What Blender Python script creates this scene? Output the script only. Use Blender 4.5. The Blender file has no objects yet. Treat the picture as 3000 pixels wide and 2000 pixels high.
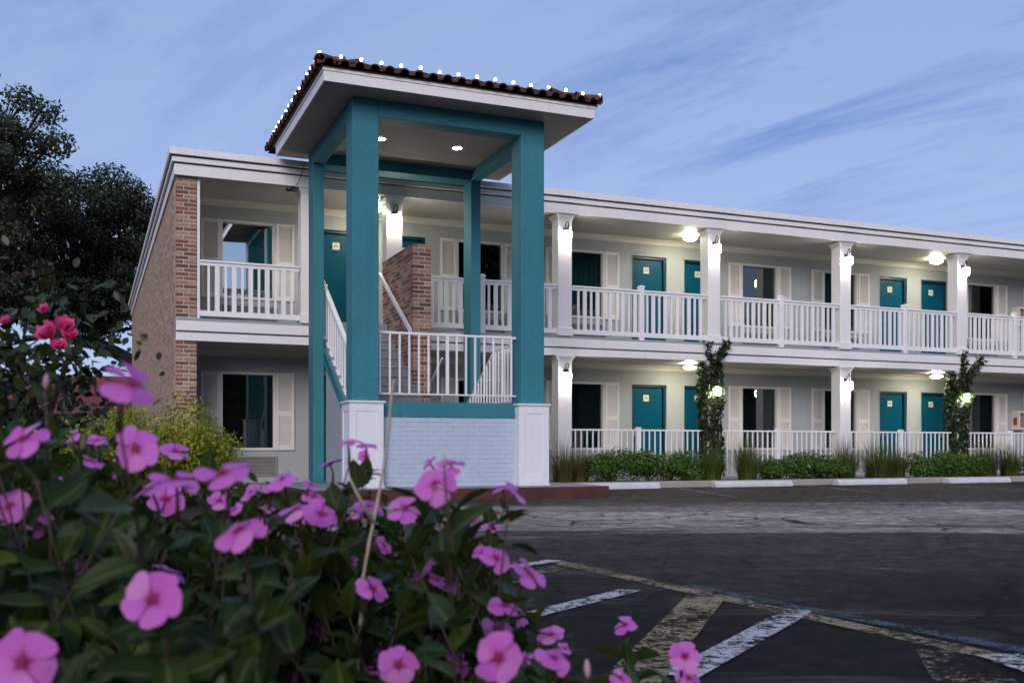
import bpy, math, random
import numpy as np
from math import sin, cos, tan, atan, atan2, radians, pi, sqrt
from mathutils import Vector, Matrix

random.seed(11)
rng = np.random.default_rng(11)
S = bpy.context.scene
COL = S.collection

# ------------------------------------------------------------------ camera
THETA = radians(22.7)          # the camera looks this far to the right of the facade's normal
FPX, CX, HY, HC = 2954.0, 1500.0, 1314.0, 0.74   # focal length, centre and horizon measured on the 3000 px photo
cam_d = bpy.data.cameras.new('camera')
cam = bpy.data.objects.new('camera', cam_d)
COL.objects.link(cam)
cam.location = (0, 0, HC)
cam.rotation_euler = (radians(90), 0, -THETA)
cam_d.sensor_width = 36
cam_d.lens = 36 * FPX / 3000
cam_d.shift_y = (HY - 1000) / 3000
cam_d.clip_start = 0.05
cam_d.clip_end = 2000
cam_d.dof.use_dof = True
cam_d.dof.focus_distance = 17
cam_d.dof.aperture_fstop = 9
S.camera = cam

# ------------------------------------------------------------------ world, sun, exposure
SUN_AZ, SUN_EL = radians(208), radians(23)       # direction towards the glow, clockwise from +Y
SKY_STRENGTH = 0.12
w = bpy.data.worlds.new('World'); S.world = w; w.use_nodes = True
nt = w.node_tree; nt.nodes.clear()
def nn(nt, t, **kw):
    n = nt.nodes.new(t)
    for k, v in kw.items():
        if k == 'inp':
            for a, b in v.items(): n.inputs[a].default_value = b
        else: setattr(n, k, v)
    return n
def lk(nt, a, b): nt.links.new(a, b)
def ramp(nt, fac, stops, interp='LINEAR'):
    r = nt.nodes.new('ShaderNodeValToRGB'); r.color_ramp.interpolation = interp
    e = r.color_ramp.elements
    while len(e) < len(stops): e.new(0.5)
    for i, (p, c) in enumerate(stops):
        e[i].position = p; e[i].color = (c[0], c[1], c[2], 1) if not isinstance(c, (int, float)) else (c, c, c, 1)
    lk(nt, fac, r.inputs[0]); return r.outputs[0]
def mixc(nt, fac, a, b, blend='MIX'):
    m = nt.nodes.new('ShaderNodeMix'); m.data_type = 'RGBA'; m.blend_type = blend
    for s, v in ((0, fac), (6, a), (7, b)):
        if isinstance(v, (int, float)): m.inputs[s].default_value = v
        elif isinstance(v, tuple): m.inputs[s].default_value = (v[0], v[1], v[2], 1)
        else: lk(nt, v, m.inputs[s])
    return m.outputs[2]
def mth(nt, op, a, b=0.0, clamp=False):
    m = nt.nodes.new('ShaderNodeMath'); m.operation = op; m.use_clamp = clamp
    for s, v in ((0, a), (1, b)):
        if isinstance(v, (int, float)): m.inputs[s].default_value = v
        else: lk(nt, v, m.inputs[s])
    return m.outputs[0]
CR, MX = 118, 6.0
sky = nn(nt, 'ShaderNodeTexSky', sky_type='NISHITA', sun_disc=False, sun_elevation=SUN_EL, sun_rotation=SUN_AZ,
         air_density=1.0, dust_density=0.5, ozone_density=3.0)
tc = nn(nt, 'ShaderNodeTexCoord')
sep = nn(nt, 'ShaderNodeSeparateXYZ'); lk(nt, tc.outputs['Generated'], sep.inputs[0])
zz = mth(nt, 'ADD', mth(nt, 'MAXIMUM', sep.outputs[2], 0.0), 0.16)
cv = nn(nt, 'ShaderNodeCombineXYZ')
lk(nt, mth(nt, 'DIVIDE', sep.outputs[0], zz), cv.inputs[0]); lk(nt, mth(nt, 'DIVIDE', sep.outputs[1], zz), cv.inputs[1])
mp = nn(nt, 'ShaderNodeMapping', vector_type='TEXTURE', inp={'Rotation': (0, 0, radians(CR)), 'Scale': (1.35, 0.40, 1), 'Location': (0.3, 0.45, 0)})
lk(nt, cv.outputs[0], mp.inputs[0])
n1 = nn(nt, 'ShaderNodeTexNoise', inp={'Scale': 1.6, 'Detail': 11, 'Roughness': 0.66, 'Distortion': 0.35}); lk(nt, mp.outputs[0], n1.inputs[0])
mp2 = nn(nt, 'ShaderNodeMapping', inp={'Location': (MX, 0.0, 0)}); lk(nt, cv.outputs[0], mp2.inputs[0])
n2 = nn(nt, 'ShaderNodeTexNoise', inp={'Scale': 0.45, 'Detail': 2}); lk(nt, mp2.outputs[0], n2.inputs[0])
cl = ramp(nt, n1.outputs[0], [(0.47, 0), (0.66, 1)])
msk = ramp(nt, n2.outputs[0], [(0.46, 0), (0.60, 1)])
cfac = mth(nt, 'MULTIPLY', mth(nt, 'MULTIPLY', mth(nt, 'ADD', mth(nt, 'MULTIPLY', cl, 0.72), 0.10), msk), 1.0)
gm = nn(nt, 'ShaderNodeGamma', inp={'Gamma': 0.26}); lk(nt, sky.outputs[0], gm.inputs[0])     # even twilight dome
tint = nn(nt, 'ShaderNodeVectorMath', operation='MULTIPLY'); lk(nt, gm.outputs[0], tint.inputs[0]); tint.inputs[1].default_value = (2.50, 2.98, 4.26)
skyc = tint.outputs[0]
skyc = mixc(nt, cfac, skyc, mixc(nt, 1.0, skyc, (0.40, 0.53, 0.77), 'MULTIPLY'))
bg = nn(nt, 'ShaderNodeBackground', inp={'Strength': SKY_STRENGTH}); lk(nt, skyc, bg.inputs[0])
wo = nn(nt, 'ShaderNodeOutputWorld'); lk(nt, bg.outputs[0], wo.inputs[0])

sun_d = bpy.data.lights.new('sun', 'SUN'); sun = bpy.data.objects.new('sun', sun_d); COL.objects.link(sun)
sun_d.energy = 2.2; sun_d.angle = radians(32); sun_d.color = (1.0, 0.89, 0.84)
sdir = Vector((sin(SUN_AZ) * cos(SUN_EL), cos(SUN_AZ) * cos(SUN_EL), sin(SUN_EL)))
sun.rotation_euler = sdir.to_track_quat('Z', 'Y').to_euler()
sun.location = (0, -5, 20)

S.view_settings.view_transform = 'Standard'; S.view_settings.look = 'None'
S.view_settings.exposure = 0.0; S.view_settings.gamma = 1.0; S.view_settings.use_curve_mapping = False
S.render.engine = 'CYCLES'
S.cycles.use_denoising = True
S.cycles.max_bounces = 6; S.cycles.transparent_max_bounces = 12
S.cycles.sample_clamp_indirect = 6.0
S.cycles.use_light_tree = True

# ------------------------------------------------------------------ helpers
def X_at(u, Y): return Y * tan(THETA + atan((u - CX) / FPX))
def ray(u, v, dist):            # point seen at photo pixel u,v at forward distance dist
    r = (u - CX) / FPX * dist; z = HC + (HY - v) / FPX * dist
    return Vector((dist * sin(THETA) + r * cos(THETA), dist * cos(THETA) - r * sin(THETA), z))
def G(u, v, z=0.0):             # point of the level z
    return ray(u, v, FPX * (HC - z) / (v - HY))

WLOC = {}
class MB:
    def __init__(s): s.v = []; s.f = []; s.uv = None
    def box(s, x0, x1, y0, y1, z0, z1):
        b = len(s.v)
        s.v += [(x0,y0,z0),(x1,y0,z0),(x1,y1,z0),(x0,y1,z0),(x0,y0,z1),(x1,y0,z1),(x1,y1,z1),(x0,y1,z1)]
        s.f += [tuple(b+i for i in q) for q in ((3,2,1,0),(4,5,6,7),(0,1,5,4),(1,2,6,5),(2,3,7,6),(3,0,4,7))]
        return s
    def frustum(s, cx, cy, z0, z1, a0, a1):
        b = len(s.v)
        for z, a in ((z0,a0),(z1,a1)): s.v += [(cx-a,cy-a,z),(cx+a,cy-a,z),(cx+a,cy+a,z),(cx-a,cy+a,z)]
        s.f += [tuple(b+i for i in q) for q in ((3,2,1,0),(4,5,6,7),(0,1,5,4),(1,2,6,5),(2,3,7,6),(3,0,4,7))]
        return s
    def prism(s, poly, axis, a, b):      # poly: 2D outline; extruded along axis from a to b
        k = len(s.v); n = len(poly)
        for t in (a, b):
            for p, q in poly: s.v.append((t,p,q) if axis == 'x' else (p,t,q) if axis == 'y' else (p,q,t))
        s.f.append(tuple(range(k+n-1, k-1, -1))); s.f.append(tuple(range(k+n, k+2*n)))
        for i in range(n): j = (i+1) % n; s.f.append((k+i, k+j, k+n+j, k+n+i))
        return s
    def tube(s, pts, rad, n=6, cap=True):
        pts = [Vector(p) for p in pts]; b0 = len(s.v)
        if not hasattr(rad, '__len__'): rad = [rad] * len(pts)
        side = None
        for i, p in enumerate(pts):
            t = (pts[min(i+1, len(pts)-1)] - pts[max(i-1, 0)])
            t = t.normalized() if t.length > 1e-9 else Vector((0,0,1))
            if side is None:
                side = t.cross(Vector((0,0,1)) if abs(t.z) < .9 else Vector((1,0,0))).normalized()
            else:
                side = (side - t * side.dot(t)); side = side.normalized() if side.length > 1e-6 else t.orthogonal().normalized()
            up = t.cross(side)
            for k in range(n):
                a = 2*pi*k/n; s.v.append(tuple(p + (side*cos(a) + up*sin(a)) * rad[i]))
        for i in range(len(pts)-1):
            for k in range(n):
                j = (k+1) % n; s.f.append((b0+i*n+k, b0+i*n+j, b0+(i+1)*n+j, b0+(i+1)*n+k))
        if cap:
            s.f.append(tuple(b0+k for k in range(n-1,-1,-1))); e = b0+(len(pts)-1)*n
            s.f.append(tuple(e+k for k in range(n)))
        return s
    def lathe(s, prof, c=(0,0,0), n=14, cap=True):
        b = len(s.v)
        for r, z in prof:
            for k in range(n):
                a = 2*pi*k/n; s.v.append((c[0]+r*cos(a), c[1]+r*sin(a), c[2]+z))
        for i in range(len(prof)-1):
            for k in range(n):
                j = (k+1) % n; s.f.append((b+i*n+k, b+i*n+j, b+(i+1)*n+j, b+(i+1)*n+k))
        if cap: s.f.append(tuple(b+k for k in range(n-1,-1,-1))); e = b+(len(prof)-1)*n; s.f.append(tuple(e+k for k in range(n)))
        return s
    def quad(s, *p):
        b = len(s.v); s.v += [tuple(q) for q in p]; s.f.append(tuple(range(b, b+len(p)))); return s
    def mesh(s, name, mat, shift=(0,0,0), smooth=False):
        me = bpy.data.meshes.new(name)
        me.from_pydata([(x-shift[0], y-shift[1], z-shift[2]) for x, y, z in s.v], [], s.f)
        if mat: me.materials.append(mat)
        if smooth: me.polygons.foreach_set('use_smooth', [True]*len(me.polygons))
        me.update(); return me
def tag(o, label=None, cat=None, group=None, kind=None):
    if label: o['label'] = label
    if cat: o['category'] = cat
    if group: o['group'] = group
    if kind: o['kind'] = kind
    return o
def link(o, parent=None, wloc=(0,0,0)):
    COL.objects.link(o); wloc = Vector(wloc)
    if parent is not None:
        o.parent = parent; o.location = wloc - WLOC[parent.name]
    else: o.location = wloc
    WLOC[o.name] = wloc
    return o
def thing(name, label, cat, loc, group=None):
    o = bpy.data.objects.new(name, None); o.empty_display_size = .2
    link(o, None, loc); return tag(o, label, cat, group)
def build(name, mb, mat, parent=None, smooth=False, bevel=0, kind=None, origin=None):
    a = np.array(mb.v); c = (a.min(0) + a.max(0)) / 2; c[2] = a[:,2].min()
    if origin is not None: c = np.array(origin)
    me = mb.mesh(name, mat, c, smooth)
    o = bpy.data.objects.new(name, me); link(o, parent, c)
    if bevel:
        m = o.modifiers.new('bevel', 'BEVEL'); m.width = bevel; m.segments = 2; m.limit_method = 'ANGLE'
    if kind: o['kind'] = kind
    return o
def inst(name, me, parent, wloc, rot=None, scale=None):
    o = bpy.data.objects.new(name, me); link(o, parent, wloc)
    if rot is not None: o.rotation_euler = rot
    if scale is not None: o.scale = scale if hasattr(scale, '__len__') else (scale,)*3
    return o
def structure(name, mb, mat, **k):
    return build(name, mb, mat, kind='structure', **k)

# ------------------------------------------------------------------ materials
def new_mat(name):
    m = bpy.data.materials.new(name); m.use_nodes = True; t = m.node_tree; t.nodes.clear()
    out = nn(t, 'ShaderNodeOutputMaterial'); p = nn(t, 'ShaderNodeBsdfPrincipled'); lk(t, p.outputs[0], out.inputs[0])
    return m, t, p, out
def noise(t, scale, detail=4, rough=.55, vec=None, dist=0):
    n = nn(t, 'ShaderNodeTexNoise', inp={'Scale': scale, 'Detail': detail, 'Roughness': rough, 'Distortion': dist})
    if vec is None:
        g = nn(t, 'ShaderNodeNewGeometry'); vec = g.outputs['Position']
    lk(t, vec, n.inputs[0]); return n.outputs[0]
def bump(t, p, h, strength, dist=.01):
    b = nn(t, 'ShaderNodeBump', inp={'Strength': strength, 'Distance': dist}); lk(t, h, b.inputs['Height']); lk(t, b.outputs[0], p.inputs['Normal'])
def mul(c, k): return tuple(min(1, x*k) for x in c[:3])
def paint(name, col, rough=.5, var=.10, big=.7, fine=30, bstr=.15, bdist=.004, spec=.4, streak=0):
    m, t, p, o = new_mat(name)
    a = noise(t, big, 5); c = ramp(t, a, [(.3, mul(col, 1-var)), (.7, mul(col, 1+var*.6))])
    f = noise(t, fine, 4)
    c = mixc(t, .25, c, ramp(t, f, [(.3, mul(col, .8)), (.7, mul(col, 1.08))]))
    if streak:
        g = nn(t, 'ShaderNodeNewGeometry'); mpn = nn(t, 'ShaderNodeMapping', inp={'Scale': (9, 9, .35)}); lk(t, g.outputs['Position'], mpn.inputs[0])
        s = noise(t, 1.0, 4, .6, mpn.outputs[0])
        c = mixc(t, ramp(t, s, [(.52, 0), (.78, streak)]), c, mul(col, .55))
    lk(t, c, p.inputs['Base Color']); p.inputs['Roughness'].default_value = rough
    p.inputs['Specular IOR Level'].default_value = spec
    if bstr: bump(t, p, f, bstr, bdist)
    return m
def plain(name, col, rough=.5, metal=0, spec=.5):
    m, t, p, o = new_mat(name)
    n = noise(t, 12, 3); lk(t, ramp(t, n, [(.3, mul(col, .88)), (.7, mul(col, 1.1))]), p.inputs['Base Color'])
    p.inputs['Roughness'].default_value = rough; p.inputs['Metallic'].default_value = metal
    p.inputs['Specular IOR Level'].default_value = spec
    return m
def glow(name, col, strength):
    m, t, p, o = new_mat(name)
    p.inputs['Base Color'].default_value = (.8,.8,.78,1); p.inputs['Emission Color'].default_value = (*col, 1)
    p.inputs['Emission Strength'].default_value = strength; return m
M = {}
M['white'] = paint('white_paint', (.76,.75,.76), .5, .06, streak=.18)
M['rail'] = paint('white_rail', (.78,.78,.80), .4, .05, bstr=.05)
M['panel'] = paint('white_panel', (.74,.75,.80), .45, .05, bstr=.05, streak=.12)
M['cream'] = paint('cream_trim', (.60,.575,.52), .5, .05)
M['shutter'] = paint('shutter_white', (.66,.64,.62), .5, .05, bstr=.03)
M['teal'] = paint('teal_stucco', (.040,.195,.248), .6, .14, 1.1, 22, .5, .022, .2, streak=.34)
M['tealdoor'] = paint('teal_door', (.001,.072,.125), .4, .06, bstr=.03, spec=.15)
M['tealdark'] = paint('teal_frame', (.003,.04,.06), .4, .06, bstr=.02)
M['wall'] = paint('grey_blue_wall', (.35,.375,.39), .6, .07, fine=40, bstr=.12, streak=.1)
M['soffit'] = paint('grey_stucco_soffit', (.30,.283,.265), .8, .14, 1.5, 18, .7, .012)
M['tileclay'] = None
M['concrete'] = paint('grey_concrete', (.25,.25,.27), .8, .16, 1.6, 30, .3, .004, streak=.25)
M['kerb'] = paint('kerb_concrete', (.34,.31,.29), .85, .22, 2.2, 30, .35, .006, streak=.3)
M['stop'] = paint('painted_wheel_stop', (.55,.57,.62), .7, .2, 3.5, 30, .4, .006)
M['slabedge'] = paint('grey_slab_edge', (.27,.30,.35), .7, .12, 2, 30, .2)
M['pbrick'] = paint('painted_brick', (.44,.52,.64), .5, .09, 3, 45, .5, .006)
M['redkerb'] = paint('red_painted_kerb', (.085,.028,.023), .65, .3, 3, 40, .5, .008)
M['mortar'] = paint('mortar', (.58,.51,.44), .9, .15, 5, 60, .4)
M['black'] = plain('black_iron', (.012,.011,.012), .45)
M['chrome'] = plain('brushed_metal', (.55,.53,.5), .3, 1)
M['plate'] = plain('number_plate', (.75,.72,.60), .5)
M['orange'] = plain('number_mark', (.42,.19,.06), .6)
M['red'] = plain('red_enamel', (.35,.02,.015), .4)
M['bark'] = paint('bark', (.045,.035,.028), .9, .3, 4, 30, .8, .02)
M['mulch'] = paint('mulch', (.075,.030,.020), .95, .5, 6, 60, 1, .03)
M['soil'] = paint('soil', (.03,.022,.016), .95, .5, 6, 60, 1, .03)
M['dryst'] = paint('dry_stalk', (.42,.34,.27), .7, .2, 60, 200, .3)
M['shingle'] = paint('dark_shingle', (.05,.05,.055), .9, .3, 4, 50, .5)
M['grille'] = paint('ac_grille', (.26,.25,.25), .6, .08)
M['curtain'] = paint('teal_curtain', (.02,.10,.12), .8, .2, 3)
M['roomdark'] = plain('dark_room', (.02,.02,.022), .9)  # near-black colour stands in for unlit interiors
M['blind'] = plain('dark_blind', (.07,.08,.085), .6)
M['stemred'] = paint('reddish_stem', (.050,.030,.018), .6, .4, 14)
M['stemgreen'] = paint('green_stem', (.06,.09,.025), .6, .3, 30)
M['lantern'] = glow('lantern_glass', (1.0,.90,.72), 105)
M['dome'] = glow('ceiling_light_glass', (1.0,.92,.66), 120)
M['canlight'] = glow('recessed_lens', (1.0,.90,.74), 60)
M['bulb'] = glow('festoon_bulb', (1.0,.95,.88), 9)
M['farwall'] = paint('far_house_wall', (.35,.3,.26), .8, .1)

def mat_beadboard():
    m, t, p, o = new_mat('beadboard_ceiling')
    g = nn(t, 'ShaderNodeNewGeometry'); s = nn(t, 'ShaderNodeSeparateXYZ'); lk(t, g.outputs['Position'], s.inputs[0])
    fr = mth(t, 'FRACT', mth(t, 'MULTIPLY', s.outputs[0], 9.0))
    gr = ramp(t, fr, [(0, 0), (.08, 1), (.92, 1), (1, 0)])
    c = ramp(t, noise(t, .8, 4), [(.3, (.42,.405,.375)), (.7, (.49,.475,.445))])
    lk(t, c, p.inputs['Base Color']); p.inputs['Roughness'].default_value = .5; bump(t, p, gr, .6, .008); return m
M['bead'] = mat_beadboard()
def mat_brick(name):
    m, t, p, o = new_mat(name)
    oi = nn(t, 'ShaderNodeObjectInfo')
    cs = [(.0,(.19,.062,.046)),(.12,(.32,.19,.13)),(.25,(.23,.095,.068)),(.36,(.37,.25,.175)),(.48,(.28,.14,.10)),(.58,(.095,.052,.044)),(.66,(.35,.22,.16)),(.76,(.21,.07,.055)),(.86,(.40,.285,.20)),(.94,(.12,.06,.05))]
    c = ramp(t, oi.outputs['Random'], cs, 'CONSTANT')
    f = noise(t, 45, 5); c = mixc(t, .5, c, ramp(t, f, [(.3,(.5,.5,.5)),(.7,(1.15,1.1,1.05))]), 'MULTIPLY')
    lk(t, mixc(t, .10, c, (.34,.24,.18)), p.inputs['Base Color']); p.inputs['Roughness'].default_value = .85; bump(t, p, f, .6, .008); return m
M['brick'] = mat_brick('brick_mixed')
def mat_brickwall():
    m, t, p, o = new_mat('brick_gable')
    g = nn(t, 'ShaderNodeNewGeometry'); s = nn(t, 'ShaderNodeSeparateXYZ'); lk(t, g.outputs['Position'], s.inputs[0])
    cb = nn(t, 'ShaderNodeCombineXYZ'); lk(t, s.outputs[1], cb.inputs[0]); lk(t, s.outputs[2], cb.inputs[1])
    b = nn(t, 'ShaderNodeTexBrick', inp={'Scale': 1.0, 'Mortar Size': .011, 'Brick Width': .21, 'Row Height': .0700, 'Color1': (.10,.05,.035,1), 'Color2': (.44,.28,.18,1), 'Mortar': (.50,.41,.32,1), 'Bias': .15})
    lk(t, cb.outputs[0], b.inputs[0])
    mpn = nn(t, 'ShaderNodeMapping', inp={'Scale': (1, 4.8, 14.3)}); lk(t, g.outputs['Position'], mpn.inputs[0])
    f = noise(t, 1.0, 3, .6, mpn.outputs[0])
    c = mixc(t, .45, b.outputs[0], ramp(t, f, [(.38,(.08,.035,.022)),(.5,(.31,.18,.10)),(.60,(.56,.39,.23))]))
    lk(t, c, p.inputs['Base Color']); p.inputs['Roughness'].default_value = .9
    bump(t, p, b.outputs[1], -.8, .02); return m
M['gable'] = mat_brickwall()
def mat_clay():
    m, t, p, o = new_mat('clay_roof_tile')
    oi = nn(t, 'ShaderNodeObjectInfo')
    c = ramp(t, oi.outputs['Random'], [(0,(.070,.022,.018)),(.35,(.115,.032,.023)),(.7,(.055,.02,.018)),(1,(.13,.042,.03))])
    f = noise(t, 14, 5); c = mixc(t, .5, c, ramp(t, f, [(.3,(.4,.38,.38)),(.7,(1,1,1))]), 'MULTIPLY')
    lk(t, c, p.inputs['Base Color']); p.inputs['Roughness'].default_value = .7; bump(t, p, f, .3, .006); return m
M['clay'] = mat_clay()
def mat_glass(name, refl):
    m, t, p, o = new_mat(name); t.nodes.remove(p)
    gl = nn(t, 'ShaderNodeBsdfGlossy', inp={'Roughness': .012, 'Color': (.85,.93,.93,1)})
    tr = nn(t, 'ShaderNodeBsdfTransparent', inp={'Color': (.55,.66,.66,1)})
    lw = nn(t, 'ShaderNodeLayerWeight', inp={'Blend': .35})
    mx = nn(t, 'ShaderNodeMixShader'); lk(t, mth(t, 'ADD', mth(t, 'MULTIPLY', lw.outputs[0], .5), refl, True), mx.inputs[0])
    g = nn(t, 'ShaderNodeNewGeometry'); f = noise(t, .9, 2)
    b = nn(t, 'ShaderNodeBump', inp={'Strength': .05, 'Distance': .02}); lk(t, f, b.inputs['Height']); lk(t, b.outputs[0], gl.inputs['Normal'])
    lk(t, tr.outputs[0], mx.inputs[1]); lk(t, gl.outputs[0], mx.inputs[2]); lk(t, mx.outputs[0], o.inputs[0]); return m
M['glass'] = mat_glass('window_glass', .13)
M['glass_mirror'] = mat_glass('window_glass_mirror', .62)  # mirror share raised to brighten this pane's sky reflection
def mat_leaf(name, cols, trans=.25, rough=.42, rib=None, spec=.4):
    m, t, p, o = new_mat(name)
    g = nn(t, 'ShaderNodeNewGeometry')
    c = ramp(t, g.outputs['Random Per Island'], [(i/(max(1,len(cols)-1)), k) for i, k in enumerate(cols)])
    f = noise(t, 25, 3); c = mixc(t, .5, c, ramp(t, f, [(.3,(.6,.6,.6)),(.7,(1.15,1.15,1.1))]), 'MULTIPLY')
    if rib:
        uv = nn(t, 'ShaderNodeUVMap'); s = nn(t, 'ShaderNodeSeparateXYZ'); lk(t, uv.outputs[0], s.inputs[0])
        d = mth(t, 'ABSOLUTE', mth(t, 'SUBTRACT', s.outputs[0], .5))
        c = mixc(t, ramp(t, d, [(0,.75),(.05,.55),(.10,0)]), c, rib)
        c = mixc(t, mth(t, 'MULTIPLY', g.outputs['Backfacing'], .4), c, (.075,.10,.035))
    lk(t, c, p.inputs['Base Color']); p.inputs['Roughness'].default_value = rough; p.inputs['Specular IOR Level'].default_value = spec
    tr = nn(t, 'ShaderNodeBsdfTranslucent'); lk(t, mixc(t, 1.0, c, (1.0,1.1,.5), 'MULTIPLY'), tr.inputs[0])
    mx = nn(t, 'ShaderNodeMixShader'); mx.inputs[0].default_value = trans
    lk(t, p.outputs[0], mx.inputs[1]); lk(t, tr.outputs[0], mx.inputs[2]); lk(t, mx.outputs[0], o.inputs[0]); return m
M['oak'] = mat_leaf('oak_leaf', [(.014,.026,.011),(.034,.055,.020),(.022,.038,.015),(.065,.08,.028)], .22, .5)
M['vleaf'] = mat_leaf('periwinkle_leaf', [(.010,.030,.005),(.020,.054,.008),(.012,.036,.008),(.055,.088,.010),(.016,.042,.007)], .32, .40, (.10,.13,.04), .22)
M['gold'] = mat_leaf('golden_leaf', [(.18,.23,.014),(.40,.41,.02),(.10,.15,.012),(.50,.48,.03),(.25,.29,.015)], .35, .5)
M['hedge'] = mat_leaf('hedge_leaf', [(.024,.070,.008),(.062,.140,.012),(.038,.098,.010),(.10,.185,.016)], .25, .45)
M['vine'] = mat_leaf('vine_leaf', [(.010,.024,.008),(.020,.045,.010),(.018,.042,.010),(.05,.085,.014)], .5, .5)
M['grass'] = mat_leaf('grass_blade', [(.04,.085,.012),(.085,.135,.02),(.03,.065,.010),(.065,.115,.016)], .3, .55)
M['tan'] = mat_leaf('dry_grass_blade', [(.20,.13,.05),(.30,.20,.09),(.12,.09,.03)], .3, .6)
M['roseleaf'] = mat_leaf('rose_leaf', [(.010,.020,.010),(.02,.04,.016),(.05,.07,.02),(.016,.03,.014)], .2, .45)
M['paleflower'] = mat_leaf('plumbago_petal', [(.35,.42,.75),(.45,.5,.8)], .3, .6)
M['budpink'] = mat_leaf('pale_bud', [(.65,.35,.5),(.7,.42,.55)], .3, .6)
M['rose'] = mat_leaf('rose_petal', [(.74,.045,.27),(.82,.10,.36),(.62,.03,.20)], .25, .5)
def mat_petal():
    m, t, p, o = new_mat('periwinkle_petal')
    uv = nn(t, 'ShaderNodeUVMap'); s = nn(t, 'ShaderNodeSeparateXYZ'); lk(t, uv.outputs[0], s.inputs[0])
    oi = nn(t, 'ShaderNodeObjectInfo')
    body = ramp(t, oi.outputs['Random'], [(0,(.55,.12,.57)),(.35,(.64,.18,.62)),(.7,(.60,.13,.54)),(1,(.70,.28,.64))])
    c = mixc(t, ramp(t, s.outputs[1], [(.0,1),(.10,.85),(.20,.25),(.42,0)]), body, (.36,.005,.14))
    c = mixc(t, ramp(t, s.outputs[1], [(.75,0),(1,.25)]), c, (.70,.28,.66))
    f = noise(t, 160, 2); c = mixc(t, .3, c, ramp(t, f, [(.3,(.8,.75,.8)),(.7,(1.05,1.05,1.05))]), 'MULTIPLY')
    lk(t, c, p.inputs['Base Color']); p.inputs['Roughness'].default_value = .6; p.inputs['Specular IOR Level'].default_value = .2
    tr = nn(t, 'ShaderNodeBsdfTranslucent'); lk(t, c, tr.inputs[0])
    mx = nn(t, 'ShaderNodeMixShader'); mx.inputs[0].default_value = .3
    lk(t, p.outputs[0], mx.inputs[1]); lk(t, tr.outputs[0], mx.inputs[2]); lk(t, mx.outputs[0], o.inputs[0]); return m
M['petal'] = mat_petal()
M['eye'] = plain('flower_eye', (.22,.004,.05), .7)
def mat_asphalt():
    m, t, p, o = new_mat('worn_asphalt')
    g = nn(t, 'ShaderNodeNewGeometry'); pos = g.outputs['Position']
    rot = nn(t, 'ShaderNodeMapping', inp={'Rotation': (0, 0, radians(20))}); lk(t, pos, rot.inputs[0])   # along the drive lane
    s = nn(t, 'ShaderNodeSeparateXYZ'); lk(t, rot.outputs[0], s.inputs[0])
    st = nn(t, 'ShaderNodeMapping', inp={'Scale': (.18, 1.3, 1)}); lk(t, rot.outputs[0], st.inputs[0])
    nst = noise(t, 1.0, 6, .62, st.outputs[0], .4)
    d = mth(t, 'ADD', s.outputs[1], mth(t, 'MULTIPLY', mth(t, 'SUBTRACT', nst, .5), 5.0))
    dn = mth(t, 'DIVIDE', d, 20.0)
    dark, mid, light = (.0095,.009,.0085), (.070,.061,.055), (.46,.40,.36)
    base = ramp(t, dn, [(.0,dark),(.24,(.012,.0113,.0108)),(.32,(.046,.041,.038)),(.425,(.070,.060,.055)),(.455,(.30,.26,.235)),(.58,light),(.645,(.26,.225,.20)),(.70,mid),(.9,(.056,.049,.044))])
    pt = noise(t, 1.1, 5, .6); base = mixc(t, ramp(t, pt, [(.52,0),(.70,.45)]), base, (.075,.064,.056))
    sp = noise(t, 55, 4, .8); base = mixc(t, .85, base, ramp(t, sp, [(.3,(.45,.45,.45)),(.62,(1.15,1.12,1.1)),(.75,(2.2,2.1,2.0))]), 'MULTIPLY')
    sp2 = noise(t, 6, 9, .75, None, .4); base = mixc(t, .8, base, ramp(t, sp2, [(.36,(.22,.22,.23)),(.5,(.8,.8,.8)),(.66,(2.1,2.0,1.95))]), 'MULTIPLY')
    st2 = nn(t, 'ShaderNodeMapping', inp={'Scale': (.5, 2.6, 1)}); lk(t, rot.outputs[0], st2.inputs[0])
    sc = noise(t, 1.0, 8, .7, st2.outputs[0], .6); base = mixc(t, ramp(t, sc, [(.56,0),(.74,.55)]), base, (.17,.143,.122))
    base = mixc(t, ramp(t, sc, [(.26,.75),(.42,0)]), base, (.008,.008,.009))
    # cracks
    wv = nn(t, 'ShaderNodeTexNoise', inp={'Scale': 1.4, 'Detail': 5}); lk(t, pos, wv.inputs[0])
    va = nn(t, 'ShaderNodeVectorMath', operation='MULTIPLY_ADD'); lk(t, wv.outputs[1], va.inputs[0]); va.inputs[1].default_value = (.9,.9,0); lk(t, pos, va.inputs[2])
    vo = nn(t, 'ShaderNodeTexVoronoi', feature='DISTANCE_TO_EDGE', inp={'Scale': .75}); lk(t, va.outputs[0], vo.inputs['Vector'])
    cm = noise(t, .5, 2)
    pb = noise(t, .42, 3, .5); base = mixc(t, ramp(t, pb, [(.47,0),(.53,.5)]), base, mixc(t, 1.0, base, (.55,.55,.56), 'MULTIPLY'))   # old patches
    crack = mth(t, 'MULTIPLY', ramp(t, vo.outputs['Distance'], [(.0,1),(.009,.8),(.018,0)]), ramp(t, cm, [(.42,0),(.55,1)]))
    base = mixc(t, crack, base, (.006,.006,.007))
    lk(t, base, p.inputs['Base Color'])
    p.inputs['Roughness'].default_value = .85; p.inputs['Specular IOR Level'].default_value = .10
    bump(t, p, mth(t, 'SUBTRACT', mth(t, 'ADD', mth(t, 'MULTIPLY', sp, .5), sp2), mth(t, 'MULTIPLY', crack, 1.5)), .5, .012); return m
M['asphalt'] = mat_asphalt()
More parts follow.
